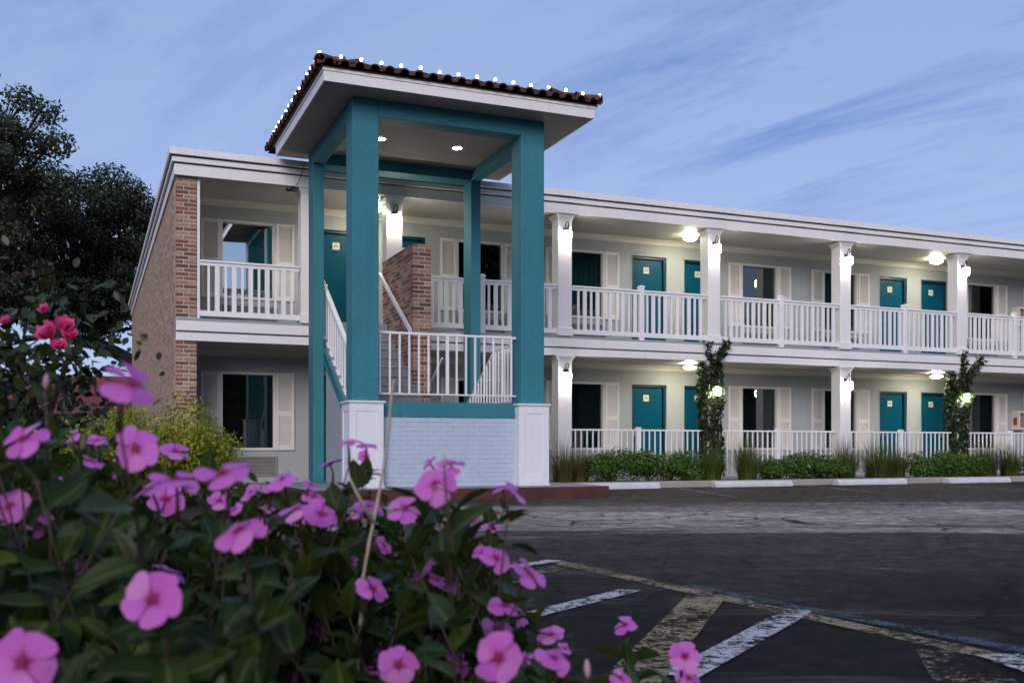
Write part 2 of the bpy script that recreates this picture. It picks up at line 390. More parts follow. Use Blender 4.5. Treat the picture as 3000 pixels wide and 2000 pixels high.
def mat_line(name, col, keep):
    m, t, p, o = new_mat(name)
    g = nn(t, 'ShaderNodeNewGeometry')
    a = noise(t, 26, 7, .75, None, .8); b = noise(t, 2.6, 4, .6)
    vo = nn(t, 'ShaderNodeTexVoronoi', feature='DISTANCE_TO_EDGE', inp={'Scale': 7}); 
    wv = nn(t, 'ShaderNodeTexNoise', inp={'Scale': 6, 'Detail': 4}); lk(t, g.outputs['Position'], wv.inputs[0])
    va = nn(t, 'ShaderNodeVectorMath', operation='MULTIPLY_ADD'); lk(t, wv.outputs[1], va.inputs[0]); va.inputs[1].default_value = (.25,.25,0); lk(t, g.outputs['Position'], va.inputs[2])
    lk(t, va.outputs[0], vo.inputs['Vector'])
    k = mth(t, 'ADD', mth(t, 'MULTIPLY', a, .75), mth(t, 'MULTIPLY', b, .45))
    mask = ramp(t, k, [(keep-.03, 1), (keep+.05, 0)])
    mask = mth(t, 'MULTIPLY', mask, ramp(t, vo.outputs['Distance'], [(.006,0),(.016,1)]))
    lk(t, mixc(t, .5, ramp(t, a, [(.3, mul(col,.7)),(.7, mul(col,1.1))]), ramp(t, b, [(.35, mul(col,.75)),(.65, col)])), p.inputs['Base Color']); p.inputs['Roughness'].default_value = .7
    tr = nn(t, 'ShaderNodeBsdfTransparent'); mx = nn(t, 'ShaderNodeMixShader')
    lk(t, mask, mx.inputs[0]); lk(t, tr.outputs[0], mx.inputs[1]); lk(t, p.outputs[0], mx.inputs[2]); lk(t, mx.outputs[0], o.inputs[0]); return m
M['lwhite'] = mat_line('worn_white_line', (.50,.51,.54), .615)
M['lyellow'] = mat_line('worn_yellow_line', (.27,.20,.10), .60)
M['lyellow2'] = mat_line('faint_yellow_line', (.19,.15,.085), .56)
M['lfaint'] = mat_line('nearly_gone_yellow_line', (.15,.115,.07), .50)
M['lblue'] = mat_line('faint_blue_line', (.012,.055,.085), .60)
M['lpale'] = mat_line('faint_bay_line', (.22,.19,.16), .60)

# ------------------------------------------------------------------ ground
YF, YW = 18.03, 19.55          # edge of the walkways, plane of the room fronts
Z0, Z2 = .10, 2.98             # walkway levels
structure('asphalt_ground', MB().quad((-250,-200,0),(300,-200,0),(300,300,0),(-250,300,0)), M['asphalt'])
structure('walkway', MB().box(1.7, 28, 18.0, 20.2, -.05, Z0), M['concrete'])
structure('planting_bed', MB().box(7.31, 28, 16.80, 17.995, -.05, .075), M['mulch'])
structure('kerb', MB().box(7.31, 28, 16.64, 16.80, -.05, .12), M['kerb'], bevel=.015)
pf = structure('entrance_platform', MB().box(2.75, 7.29, 13.66, 16.635, -.05, .168), M['concrete'])
mb = MB().box(2.73, 7.306, 13.62, 13.66, -.05, .172).box(7.29, 7.33, 13.66, 16.63, -.05, .172).box(2.73, 2.75, 13.66, 16.63, -.05, .172)
build('painted_edge', mb, M['redkerb'], pf, bevel=.012)
structure('shrub_bed', MB().box(-12, 2.4, 9.5, 17.9, -.05, .06), M['soil'])
structure('flower_bed', MB().box(-3.2, 0.75, -.6, 2.3, -.05, .09), M['soil'], bevel=.03)

def line(p, q, wd, mat, nm='painted_line'):
    a, b = Vector(p), Vector(q); a.z = b.z = 0; d = (b-a).normalized(); n = Vector((-d.y, d.x, 0))*wd/2
    k = max(1, int((b-a).length/1.0)); mbb = MB()
    z = Vector((0,0,.004 + .0012*len([o for o in bpy.data.objects if o.name.startswith('painted_line')])))
    mbb.quad(a-n+z, b-n+z, b+n+z, a+n+z)
    return structure(nm, mbb, mat)
# angled bays by the flower bed
line(G(1600,1640), G(3060,1955), .12, M['lyellow'])
line(G(1990,1712), G(3060,1920), .10, M['lblue'])
line(G(1480,1822), G(1850,1729), .115, M['lwhite'])
line(G(1990,1985), G(2345,1789), .125, M['lwhite'])
line(G(1840,2010), G(2068,1752), .19, M['lyellow'])
line(G(1330,1750), G(1690,1652), .12, M['lyellow2'])
line(G(1500,1666), G(1625,1644), .11, M['lwhite'])
line(G(2790,1915), G(2860,2010), .25, M['lyellow2'])
line(G(2920,1925), G(3090,1985), .16, M['lwhite'])
line(G(2120,1612), G(2660,1640), .22, M['lfaint'])
line(G(2330,1645), G(2780,1690), .10, M['lfaint'])
# bays in front of the kerb
for x in (7.9+2.1, 12.95, 15.9, 18.85):
    line((x, 16.0, 0), (x-1.1, 12.6, 0), .08, M['lpale'])

# dead leaves blown over the tarmac
lt = 420; lp = np.stack([rng.uniform(0.5,24,lt), rng.uniform(2.6,16.2,lt), np.full(lt,.014)], 1); lp[:160,1] = 16.2-np.abs(rng.normal(size=160))*.35
LITTER = lp
# ------------------------------------------------------------------ motel building
motel = thing('motel_building', 'long two-storey grey motel wing with white fascia, teal doors and brick end wall', 'building', (14, 19.55, 0))
XL, XR, YB = 1.346, 27.0, 37.6
def wall_open(x0, x1, z0, z1, ops, y, depth, mbb):
    xs = sorted({x0, x1, *[o[0] for o in ops], *[o[1] for o in ops]}); zs = sorted({z0, z1, *[o[2] for o in ops], *[o[3] for o in ops]})
    for i in range(len(xs)-1):
        for j in range(len(zs)-1):
            cx, cz = (xs[i]+xs[i+1])/2, (zs[j]+zs[j+1])/2
            if any(o[0] < cx < o[1] and o[2] < cz < o[3] for o in ops): continue
            mbb.quad((xs[i],y,zs[j]),(xs[i+1],y,zs[j]),(xs[i+1],y,zs[j+1]),(xs[i],y,zs[j+1]))
    for a, b, c, d in ops:
        for q in (((a,y,c),(a,y,d),(a,y+depth,d),(a,y+depth,c)), ((b,y,d),(b,y,c),(b,y+depth,c),(b,y+depth,d)),
                  ((a,y,d),(b,y,d),(b,y+depth,d),(a,y+depth,d)), ((b,y,c),(a,y,c),(a,y+depth,c),(b,y+depth,c))): mbb.quad(*q)
    return mbb
def wins():                    # glass ranges, the doors of a pair
    W, D = [], []
    for k in range(4):
        o = 7.0*k
        W += [(1.99-.02+.36+o, 1.99-.02+1.37+o), (6.60+.36+o, 6.60+1.37+o)] if k else [(2.27, 3.25), (6.96, 7.97)]
        D += [(4.05+o, 4.93+o, -1), (5.40+o, 6.28+o, 1)]
    return [x for x in W if x[1] < 24.4], [x for x in D if x[1] < 21]
WINS, DOORS = wins()
for lev, zf in ((0, Z0), (1, Z2-.03)):
    ops = [(a, b, zf+.64, zf+2.06) for a, b in WINS] + [(a, b, zf, zf+2.065) for a, b, s in DOORS]
    z1 = (2.62, 5.42)[lev]
    build('front_wall', wall_open(XL+.3, XR, (0.0, 2.62)[lev], z1, ops, YW, .12, MB()), M['wall'], motel)
# rooms behind: closed shell
build('end_wall', MB().box(XL, XL+.3, 18.35, YB, 0, 5.45), M['gable'], motel)
build('rear_wall', MB().box(XL+.3, XR, YB-.3, YB, 0, 5.45), M['wall'], motel)
build('far_end_wall', MB().box(XR, XR+.3, 18.35, YB, 0, 5.45), M['wall'], motel)
build('upper_floor', MB().box(XL+.3, XR, YW+.125, YB-.3, 2.55, 2.93), M['roomdark'], motel)
build('room_backdrop', MB().box(XL+.3, XR, YW+1.6, YW+1.7, .1, 5.4), M['roomdark'], motel)  # backdrop sheet; the shade of the rooms is put into its colour
# balcony slab and its white edge boards
mb = MB().box(XL+.002, XR, YF+.035, YW, 2.66, Z2).box(3.70, 4.94, 17.62, YF+.03, 2.80, Z2)
build('balcony_slab', mb, M['slabedge'], motel, bevel=.006)
for (x0, x1) in ((XL, 3.70), (4.94, XR)):
    build('edge_board', MB().box(x0, x1, YF-.02, YF+.015, 2.758, 2.925), M['white'], motel, bevel=.004)
    build('edge_board', MB().box(x0, x1, YF+.006, YF+.034, 2.59, 2.728), M['white'], motel, bevel=.004)
build('lower_ceiling', MB().box(XL+.3, XR, YF+.05, YW-.002, 2.60, 2.655), M['bead'], motel)
build('upper_ceiling', MB().box(XL+.28, XR, 17.97, YW-.002, 5.40, 5.45), M['bead'], motel)
for z1 in (2.597, 5.397):
    build('cornice', MB().prism([(YW-.09,z1),(YW-.003,z1),(YW-.003,z1-.12),(YW-.03,z1-.12),(YW-.04,z1-.06)], 'x', XL+.31, XR), M['cream'], motel)
# roof edge: three stepped boards along the front and the gable
for i, (z0, z1, yf, xf) in enumerate(((5.385,5.572,17.955,1.315), (5.595,5.680,17.905,1.272), (5.703,5.815,17.845,1.225))):
    build('fascia_board', MB().box(xf, XR, yf, yf+.04, z0, z1), M['white'], motel, bevel=.005)
    build('fascia_board', MB().box(xf, xf+.04, yf+.042, YB+.2-.03*i, z0, z1), M['white'], motel, bevel=.005)
build('fascia_backing', MB().box(1.36, XR, 18.0, 18.04, 5.386, 5.80).box(1.36, 1.40, 18.042, YB, 5.386, 5.80), M['slabedge'], motel)
build('gable_soffit', MB().box(1.33, 1.66, 17.98, YB, 5.392, 5.398), M['white'], motel)
mb = MB()
a, b, c, d = (1.24,17.86,5.812),(XR,17.86,5.812),(XR,YB,5.812),(1.24,YB,5.812)
e, f = (6.5,24.0,7.55),(XR-5,24.0,7.55); g, h = (6.5,31.5,7.55),(XR-5,31.5,7.55)
mb.v = [a,b,c,d,(2.2,18.75,5.96),(XR-1,18.75,5.96),(XR-1,YB-1,5.96),(2.2,YB-1,5.96)]
mb.f = [(0,1,5,4),(1,2,6,5),(2,3,7,6),(3,0,4,7),(4,5,6,7)]
build('roof', mb, M['shingle'], motel)
# brick pier at the corner
stretcher = {}
def brick_mesh(l, d, h, mat, key):
    k = (round(l,3), round(d,3), round(h,3), key)
    if k not in stretcher:
        r = random.Random(len(stretcher)); j = lambda: r.uniform(-.0015,.0015); e = .004
        mbb = MB().box(-l/2, l/2, -d/2, d/2, 0, h)
        me = mbb.mesh('brick', mat); stretcher[k] = me
    return stretcher[k]
def put_brick(parent, x0, x1, y0, y1, z0, h, mat=None, key='b'):
    jx = random.uniform(-.002,.002); jy = random.uniform(-.003,.002)
    me = brick_mesh(x1-x0, y1-y0, h, mat or M['brick'], key)
    return inst('brick', me, parent, ((x0+x1)/2+jx*.5, (y0+y1)/2+jy, z0), (0, 0, random.uniform(-.006,.006)))
CO = .070
pier = build('brick_pier', MB().box(XL+.006, XL+.334, 18.068, 18.345, 0, 5.385), M['mortar'], motel)
rows = [.0+CO*i for i in range(37)] + [2.99+CO*i for i in range(34)]
for i, z in enumerate(rows):
    x = XL
    spans = [(0,.202),(.219,.34)] if i % 2 else [(0,.115),(.132,.34)]
    for s0, s1 in spans:
        put_brick(pier, x+s0, x+s1, 18.06, 18.16, z+.008, CO-.017)
build('corner_trim', MB().box(1.690, 1.742, 18.08, 18.16, Z2+.002, 5.39), M['white'], motel)

def capital(cx, cy, z, col, a=.15):
    build('capital', MB().frustum(cx, cy, z-.115, z-.10, a+.010, a+.010).frustum(cx, cy, z-.099, z-.03, a+.004, a+.045).frustum(cx, cy, z-.029, z-.001, a+.05, a+.05), M['white'], col)
def column(x, z0, z1, base):
    cy = YF+.165
    c = build('column', MB().box(x-.15, x+.15, cy-.15, cy+.15, z0, z1), M['white'], motel, bevel=.006)
    capital(x, cy, z1, c)
    if base:
        build('base', MB().box(x-.168, x+.168, cy-.168, cy+.168, z0, z0+.15).frustum(x, cy, z0+.151, z0+.17, .168, .153), M['white'], c)
    return c
UPX = [3.62, 5.19, 8.69, 12.19, 15.69, 19.19, 22.69]
for x in UPX: column(x, Z2+.001, 5.384, True)
for x in UPX[2:]: column(x, Z0, 2.589, False)

def railing(parent, x0, x1, y, zb, zt, style, posts=()):
    mbb = MB()
    if style == 'wood':
        mbb.box(x0, x1, y-.045, y+.045, zt-.035, zt).box(x0, x1, y-.02, y+.02, zt-.095, zt-.037).box(x0, x1, y-.025, y+.025, zb, zb+.095)
    else:
        mbb.box(x0, x1, y-.022, y+.022, zt-.035, zt).box(x0, x1, y-.012, y+.012, zb+.06, zb+.085)
    r = build('railing', mbb, M['rail'], parent, bevel=.004)
    segs = [x0, *posts, x1]; k = 0
    for i in range(len(segs)-1):
        a, b = segs[i], segs[i+1]
        if style == 'wood':
            n = max(2, int(round((b-a)/.142))); st = (b-a)/n
            for j in range(1, n):
                wd = .042 if j % 2 else .078
                key = ('bal', round(wd,3), round(zt-zb,3))
                if key not in stretcher: stretcher[key] = MB().box(-wd/2, wd/2, -.017, .017, 0, zt-zb-.19).mesh('baluster', M['rail'])
                inst('baluster', stretcher[key], r, (a+st*j, y, zb+.095))
        else:
            n = max(2, int(round((b-a)/.128))); st = (b-a)/n
            for j in range(1, n):
                key = ('pipe', round(zt-zb,3))
                if key not in stretcher: stretcher[key] = MB().box(-.0125, .0125, -.0125, .0125, 0, zt-zb-.12).mesh('baluster', M['rail'])
                inst('baluster', stretcher[key], r, (a+st*j, y, zb+.085))
    for p in posts:
        if style == 'wood':
            build('post', MB().box(p-.052, p+.052, y-.052, y+.052, zb-.075, zt+.055).frustum(p, y, zt+.056, zt+.075, .062, .062).frustum(p, y, zt+.076, zt+.10, .06, .03), M['rail'], r, bevel=.004)
        else:
            build('post', MB().box(p-.045, p+.045, y-.045, y+.045, zb-.01, zt+.03).frustum(p, y, zt+.031, zt+.045, .052, .052), M['rail'], r, bevel=.003)
    return r
YR = YF+.06
for x0, x1, ps in ((1.745, 3.45, ()), (5.36, 8.52, (6.94,)), (8.86, 12.02, (10.44,)), (12.36, 15.52, (13.94,)), (15.86, 19.02, (17.44,)), (19.36, 22.52, (20.94,))):
    railing(motel, x0, x1, YR, Z2+.045, 3.99, 'wood', ps)
for x0, x1, ps in ((8.86, 12.02, (10.44,)), (12.36, 15.52, (13.94,)), (15.86, 19.02, (17.44,)), (19.36, 22.52, (20.94,))):
    railing(motel, x0, x1, YF+.17, Z0, 1.14, 'pipe', ps)

# doors
def door(a, b, zf, side):
    zt = zf+2.065; y = YW+.09
    leaf = build('door', MB().box(a+.055, b-.055, y, y+.045, zf+.012, zt-.055), M['tealdoor'], motel, bevel=.003)
    build('frame', MB().box(a+.001, a+.05, YW+.03, YW+.12, zf+.001, zt-.002).box(b-.05, b-.001, YW+.03, YW+.12, zf+.001, zt-.002).box(a+.05, b-.05, YW+.03, YW+.12, zt-.05, zt-.002), M['tealdark'], leaf)
    build('casing', MB().box(a-.028, a-.001, YW-.012, YW-.001, zf, zt+.03).box(b+.001, b+.028, YW-.012, YW-.001, zf, zt+.03).box(a-.001, b+.001, YW-.012, YW-.001, zt+.001, zt+.03), M['wall'], leaf)
    hx = a+.115 if side < 0 else b-.115; s = 1 if side < 0 else -1
    build('handle', MB().box(hx-.025, hx+.025, y-.012, y-.001, zf+.93, zf+1.12).tube([(hx, y-.012, zf+.98), (hx, y-.06, zf+.98), (hx+s*.12, y-.06, zf+.98)], .011, 8), M['chrome'], leaf)
    build('deadbolt', MB().tube([(hx, y-.001, zf+1.22), (hx, y-.022, zf+1.22)], .03, 12), M['chrome'], leaf)
    px = (a+b)/2-.03
    build('number_plate', MB().box(px-.07, px+.07, y-.012, y-.001, zf+1.70, zf+1.84), M['plate'], leaf)
    # a small tan mark stands on each plate, too small in the photo to read
    mk = MB()
    for dx, w0, zz0, zz1 in ((-.030,.012,1.735,1.79), (.0,.012,1.74,1.815), (.028,.012,1.735,1.785), (0,.034,1.772,1.786)):
        mk.box(px+dx-w0/2, px+dx+w0/2, y-.0145, y-.0125, zf+zz0, zf+zz1)
    build('number_mark', mk, M['orange'], leaf)
    build('threshold', MB().box(a, b, YW+.005, YW+.12, zf-.0, zf+.012), M['chrome'], leaf)
shut_cache = {}
def shutter(x0, zb, zt):
    x1 = x0+.345; y1 = YW-.004; y0 = y1-.038
    mid = zb+(zt-zb)*.47
    mbb = MB().box(x0, x0+.05, y0, y1, zb, zt).box(x1-.05, x1, y0, y1, zb, zt)
    for a, b in ((zb, zb+.085), (mid-.05, mid+.05), (zt-.06, zt)): mbb.box(x0+.05, x1-.05, y0+.004, y1, a, b)
    s = build('shutter', mbb, M['shutter'], motel, bevel=.003)
    lv = MB()
    for a, b in ((zb+.085, mid-.05), (mid+.05, zt-.06)):
        n = int((b-a)/.030)
        for i in range(n):
            z = a+(b-a)*(i+.5)/n
            lv.quad((x0+.05, y0+.008, z-.015), (x1-.05, y0+.008, z-.015), (x1-.05, y1-.010, z+.013), (x0+.05, y1-.010, z+.013))
            lv.quad((x0+.05, y0+.008, z-.015), (x0+.05, y0+.010, z-.019), (x1-.05, y0+.010, z-.019), (x1-.05, y0+.008, z-.015))
        lv.quad((x0+.05, y1-.006, a), (x1-.05, y1-.006, a), (x1-.05, y1-.006, b), (x0+.05, y1-.006, b))
    build('louvres', lv, M['shutter'], s)
def window(a, b, zf, mirror, kind):
    zb, zt = zf+.64, zf+2.06; y = YW+.05
    fr = MB()
    fr.box(a-.028, a+.022, YW-.022, YW+.08, zb-.03, zt+.03).box(b-.022, b+.028, YW-.022, YW+.08, zb-.03, zt+.03)
    fr.box(a+.022, b-.022, YW-.022, YW+.08, zt-.018, zt+.03).box(a+.022, b-.022, YW-.03, YW+.08, zb-.03, zb+.02)
    wd = build('window', fr, M['shutter'], motel, bevel=.003)
    build('pane', MB().quad((a+.022,y,zb+.02),(b-.022,y,zb+.02),(b-.022,y,zt-.018),(a+.022,y,zt-.018)), M['glass_mirror'] if mirror else M['glass'], wd)
    if kind == 'blind':
        bl = MB(); n = 34
        for i in range(n):
            z = zb+.03+(zt-zb-.06)*i/(n-1); bl.quad((a+.03,y+.05,z-.008),(b-.03,y+.05,z-.008),(b-.03,y+.085,z+.008),(a+.03,y+.085,z+.008))
        build('blind', bl, M['blind'], wd)
    if kind in ('blind', 'curtain'):
        cu = MB(); n = 26; c0 = a + (b-a)*(.52 if kind == 'blind' else .0)
        for i in range(n):
            x0, x1 = c0+(b-.02-c0)*i/n, c0+(b-.02-c0)*(i+1)/n
            d0, d1 = .16+.02*sin(i*1.9), .16+.02*sin((i+1)*1.9)
            cu.quad((x0,y+d0,zb-.05),(x1,y+d1,zb-.05),(x1,y+d1,zt+.05),(x0,y+d0,zt+.05))
        build('curtain', cu, M['curtain'], wd, smooth=True)
    shutter(a-.028-.345-.002, zb-.028, zt+.028); shutter(b+.028+.002, zb-.028, zt+.028)
    g0, g1, z0, z1 = a-.02, b+.05, zf+.12, zf+.50
    gr = build('air_conditioner_grille', MB().box(g0, g1, YW-.03, YW-.002, z1-.03, z1).box(g0, g1, YW-.03, YW-.002, z0, z0+.03).box(g0, g0+.03, YW-.03, YW-.002, z0+.03, z1-.03).box(g1-.03, g1, YW-.03, YW-.002, z0+.03, z1-.03), M['grille'], motel)
    sl = MB()
    for i in range(12):
        z = z0+.045+(z1-z0-.09)*i/11; sl.quad((g0+.03,YW-.022,z-.009),(g1-.03,YW-.022,z-.009),(g1-.03,YW-.003,z+.008),(g0+.03,YW-.003,z+.008))
    build('louvres', sl, M['grille'], gr)
for lev, zf in ((0, Z0), (1, Z2-.03)):
    for i, (a, b) in enumerate(WINS):
        k = ('blind' if lev == 0 else ('open' if i in (0, 1, 3, 5) else 'curtain'))
        window(a, b, zf, lev == 1 and i in (0,), k)
    for a, b, s in DOORS: door(a, b, zf, s)

# ------------------------------------------------------------------ stair tower
tower = thing('stair_tower', 'teal open stair tower with tiled hip roof standing in front of the motel', 'stair tower', (5.0, 15.6, .17))
TX0, TX1, TY0, TY1 = 3.474, 6.50, 14.24, 17.40
ZS, ZBM = 5.80, 5.555
for x0 in (TX0, TX1-.39):
    c = build('column', MB().box(x0, x0+.39, TY0, TY0+.39, 1.40, ZS-.002), M['teal'], tower, bevel=.012)
    p0, p1, q0, q1 = x0-.045, x0+.435, TY0-.045, TY0+.435
    mb = MB().box(p0, p1, q0, q1, .17, 1.40)
    mb.box(p0-.035, p1+.035, q0-.035, q1+.035, 1.405, 1.432).box(p0-.012, p1+.012, q0-.012, q1+.012, 1.385, 1.404).box(p0-.025, p1+.025, q0-.025, q1+.025, .171, .20)
    pl = build('plinth', mb, M['panel'], c, bevel=.004)
    fr = MB()      # raised frames leave a sunk panel on each face
    for (z0, z1) in ((.205,.33),(1.28,1.384)):
        fr.box(p0-.010, p1+.010, q0-.0105, q0-.0005, z0, z1)
        fr.box(p0-.0105, p0-.0005, q0, q1, z0, z1)
    for xa, xb in ((p0-.010, p0+.09), (p1-.09, p1+.010)): fr.box(xa, xb, q0-.010, q0-.0004, .331, 1.279)
    for ya, yb in ((q0, q0+.09), (q1-.09, q1)): fr.box(p0-.010, p0-.0004, ya, yb, .331, 1.279)
    build('panel_frame', fr, M['panel'], pl, bevel=.002)
for x0 in (TX0, TX1-.185):
    build('column', MB().box(x0, x0+.185, 17.0, TY1, .02, ZBM), M['teal'], tower, bevel=.01)
build('beam', MB().box(TX0+.39, TX1-.39, TY0+.001, TY0+.30, ZBM, ZS-.003), M['teal'], tower, bevel=.008)
build('beam', MB().box(TX0, TX1, 17.0, TY1, ZBM+.001, ZS-.003), M['teal'], tower, bevel=.008)
for x0 in (TX0+.001, TX1-.186):
    build('beam', MB().box(x0, x0+.185, TY0+.39, 17.0, ZBM+.002, ZS-.003), M['teal'], tower, bevel=.008)
build('inner_ceiling', MB().box(TX0+.186, TX1-.186, TY0+.30, 17.0, ZS-.06, ZS-.004), M['soffit'], tower)
RX0, RX1, RY0, RY1 = 2.96, 7.13, 13.77, 17.66
build('soffit', MB().box(RX0+.02, RX1-.02, RY0+.02, RY1, ZS, ZS+.03), M['soffit'], tower)
for bx in ((RX0, RX1, RY0, RY0+.02), (RX0, RX0+.02, RY0+.02, RY1), (RX1-.02, RX1, RY0+.02, RY1)):
    build('fascia_board', MB().box(*bx, ZS-.006, ZS+.135), M['white'], tower, bevel=.003)
for bx in ((RX0-.014, RX1+.014, RY0-.014, RY0+.01), (RX0-.014, RX0+.01, RY0+.011, RY1), (RX1-.01, RX1+.014, RY0+.011, RY1)):
    build('drip_edge', MB().box(*bx, ZS+.137, ZS+.182), M['white'], tower)
# hip roof of barrel tiles
ZE = ZS+.185; PITCH = radians(17)
ex0, ex1, ey0, ey1 = RX0-.05, RX1+.05, RY0-.05, RY1+.55
half = (ey1-ey0)/2; cyr = (ey0+ey1)/2; rise = half*tan(PITCH)
mb = MB(); mb.v = [(ex0,ey0,ZE),(ex1,ey0,ZE),(ex1,ey1,ZE),(ex0,ey1,ZE),(ex0+half*.99,cyr,ZE+rise),(ex1-half*.99,cyr,ZE+rise)]
mb.f = [(0,1,5,4),(1,2,5),(2,3,4,5),(3,0,4),(3,2,1,0)]
roof = build('roof', mb, M['clay'], tower)
tl = MB(); n = 8; L = .42; cols_ = []
for j, (yy, r) in enumerate(((0, .088), (L, .074))):
    for k in range(n+1):
        a = pi*k/n; tl.v.append((r*cos(a), yy, r*sin(a)*.95))
for j, (yy, r) in enumerate(((0, .070), (L, .058))):
    for k in range(n+1):
        a = pi*k/n; tl.v.append((r*cos(a), yy, r*sin(a)*.95))
q = n+1
for k in range(n):
    tl.f += [(k+1, k, q+k, q+k+1), (2*q+k, 2*q+k+1, 3*q+k+1, 3*q+k), (k, k+1, 2*q+k+1, 2*q+k)]
tile_me = tl.mesh('roof_tile', M['clay'], smooth=False)
pan = MB()
for j, yy in enumerate((0, L)):
    for k in range(5):
        a = -pi*.12 - pi*.76*k/4; pan.v.append((.075*cos(a), yy, .055*sin(a)+.048 - .012*j*0))
for k in range(4): pan.f.append((k, k+1, 5+k+1, 5+k))
pan_me = pan.mesh('pan_tile', M['clay'])
cnt = 0
def slope(origin, along, inward, length, nrow):
    global cnt
    ncol = int(length/.205); stp = length/ncol; ang = atan2(inward[1], inward[0]) - pi/2
    for r_ in range(nrow):
        for c_ in range(ncol):
            s_ = (c_+.5)*stp; rr = r_*.33
            if min(s_, length-s_) < rr*.98 - .02: continue
            j = random.uniform(-.012,.012)
            p = Vector(origin) + Vector(along)*(s_+j*.3) + Vector(inward)*(rr*cos(PITCH)-.045+j) + Vector((0,0,rr*tan(PITCH)*cos(PITCH)+.008+.012))
            o = inst('roof_tile', tile_me, roof, p); o.rotation_mode = 'XYZ'
            o.rotation_euler = (PITCH-.03+random.uniform(-.015,.015), 0, ang+random.uniform(-.012,.012)); cnt += 1
            if r_ == 0 and c_ < ncol-1:
                p2 = p + Vector(along)*stp*.5 - Vector((0,0,.002)); o = inst('pan_tile', pan_me, roof, p2); o.rotation_euler = (PITCH-.03, 0, ang)
slope((ex0,ey0,ZE), (1,0,0), (0,1,0), ex1-ex0, 7)
slope((ex0,ey1,ZE), (0,-1,0), (1,0,0), ey1-ey0, 6)
slope((ex1,ey0,ZE), (0,1,0), (-1,0,0), ey1-ey0, 4)
for (cx_, cy_, dx_, dy_) in ((ex0,ey0,1,1), (ex1,ey0,-1,1)):
    hp = sqrt(2)
    for i in range(8):
        p = Vector((cx_+dx_*(.27*i-.02), cy_+dy_*(.27*i-.02), ZE+.27*i*tan(PITCH)+.055))
        if 0 < i*.27 < half or i == 0:
            o = inst('hip_tile', tile_me, roof, p, (atan(tan(PITCH)/hp), 0, atan2(dy_, dx_)-pi/2), 1.15)

# landing, walls below it and stairs
LZ = 1.44; LX0, LX1, LY0, LY1 = 3.70, 6.31, 14.36, 15.62
build('landing', MB().box(LX0, LX1, LY0+.16, LY1, LZ-.20, LZ), M['concrete'], tower)
build('landing_edge', MB().box(TX0+.44, TX1-.44, LY0, LY0+.158, 1.212, LZ-.003), M['teal'], tower, bevel=.006)
pw = build('brick_wall', MB().box(TX0+.43, TX1-.43, LY0+.0235, LY0+.15, .17, 1.209), M['pbrick'], tower)
zr = .174; i = 0
while zr+.063 < 1.209:
    x = TX0+.437 - (0 if i % 2 else .105)
    while x < TX1-.437:
        x0, x1 = max(x, TX0+.437), min(x+.202, TX1-.437)
        if x1-x0 > .03: put_brick(pw, x0, x1, LY0+.018, LY0+.06, zr, .0640, M['pbrick'], 'p')
        x += .209
    zr += .0690; i += 1
build('side_wall', MB().prism([(TY0+.44,.17),(17.0,.17),(17.0,2.22),(15.62,1.28),(TY0+.44,1.28)], 'x', 3.69, 3.76), M['wall'], tower)
build('side_wall', MB().box(6.24, 6.30, TY0+.44, 15.6, .17, 1.24), M['wall'], tower)
NR2 = 9; R2 = (Z2-LZ)/NR2; T2 = .25
for k in range(NR2-1):
    y0 = LY1+T2*k; st = build('step', MB().box(3.762, 4.945, y0, y0+T2+.02, LZ+R2*k-.02, LZ+R2*(k+1)-.026), M['concrete'], tower)
    build('tread', MB().box(3.762, 4.945, y0-.022, y0+T2, LZ+R2*(k+1)-.025, LZ+R2*(k+1)), M['kerb'], st)
st = MB().prism([(LY1-.18, LZ-.24), (LY1-.18, LZ-.02), (LY1+T2*8, Z2-R2*1.1), (17.55, Z2-R2*1.1), (17.55, Z2-.47)], 'x', 3.655, 3.689)
build('stringer', st, M['teal'], tower)
for k in range(NR2-1):
    y0 = LY1+T2*k
    build('step_end', MB().prism([(y0,LZ+R2*k-.05),(y0,LZ+R2*(k+1)-.03),(y0+T2-.002,LZ+R2*(k+1)-.03),(y0+T2-.002,LZ+R2*(k+1)-.05)], 'x', 3.692, 3.761), M['concrete'], tower)
NR1 = 8; R1 = (LZ-.17)/NR1; T1 = .265
for k in range(NR1-1):
    y1 = LY1+T1*(k+1); zt = LZ-R1*(k+1)
    st = build('step', MB().box(5.30, 6.235, y1-T1, y1, zt-R1-.02, zt-.026), M['concrete'], tower)
    build('tread', MB().box(5.30, 6.235, y1-T1, y1+.022, zt-.025, zt), M['kerb'], st)
build('stringer', MB().prism([(LY1-.02,LZ-.24),(LY1-.02,LZ-.06),(LY1+T1*7.2,.19),(LY1+T1*6.2,.19)], 'x', 6.238, 6.272), M['teal'], tower)

# brick wall between the flights
BX0, BX1, BY0, BY1, BZ1 = 4.955, 5.275, 16.13, 18.02, 4.175
bw = build('brick_wall', MB().box(BX0+.008, BX1-.008, BY0+.008, BY1, .17, BZ1-.02), M['mortar'], tower)
i = 0; z = BZ1-CO
while z > 1.22:
    sp = [(0,.202),(.219,.32)] if i % 2 else [(0,.098),(.114,.32)]
    dp = .10 if i % 2 else .205
    top = (i == 0)
    for s0, s1 in sp: put_brick(bw, BX0+s0, BX0+s1, BY0, BY0+dp, z, CO-.017)
    y = BY0+dp+.011
    while y < BY1-.02:
        y1 = min(y+.205, BY1)
        nos = LZ+(y1-LY1)/T2*R2
        if y1-y > .04 and z+CO > min(nos, Z2)-.12: put_brick(bw, BX0, BX0+(.10 if not top else .32), y, y1, z, CO-.017)
        y = y1+.015
    z -= CO; i += 1
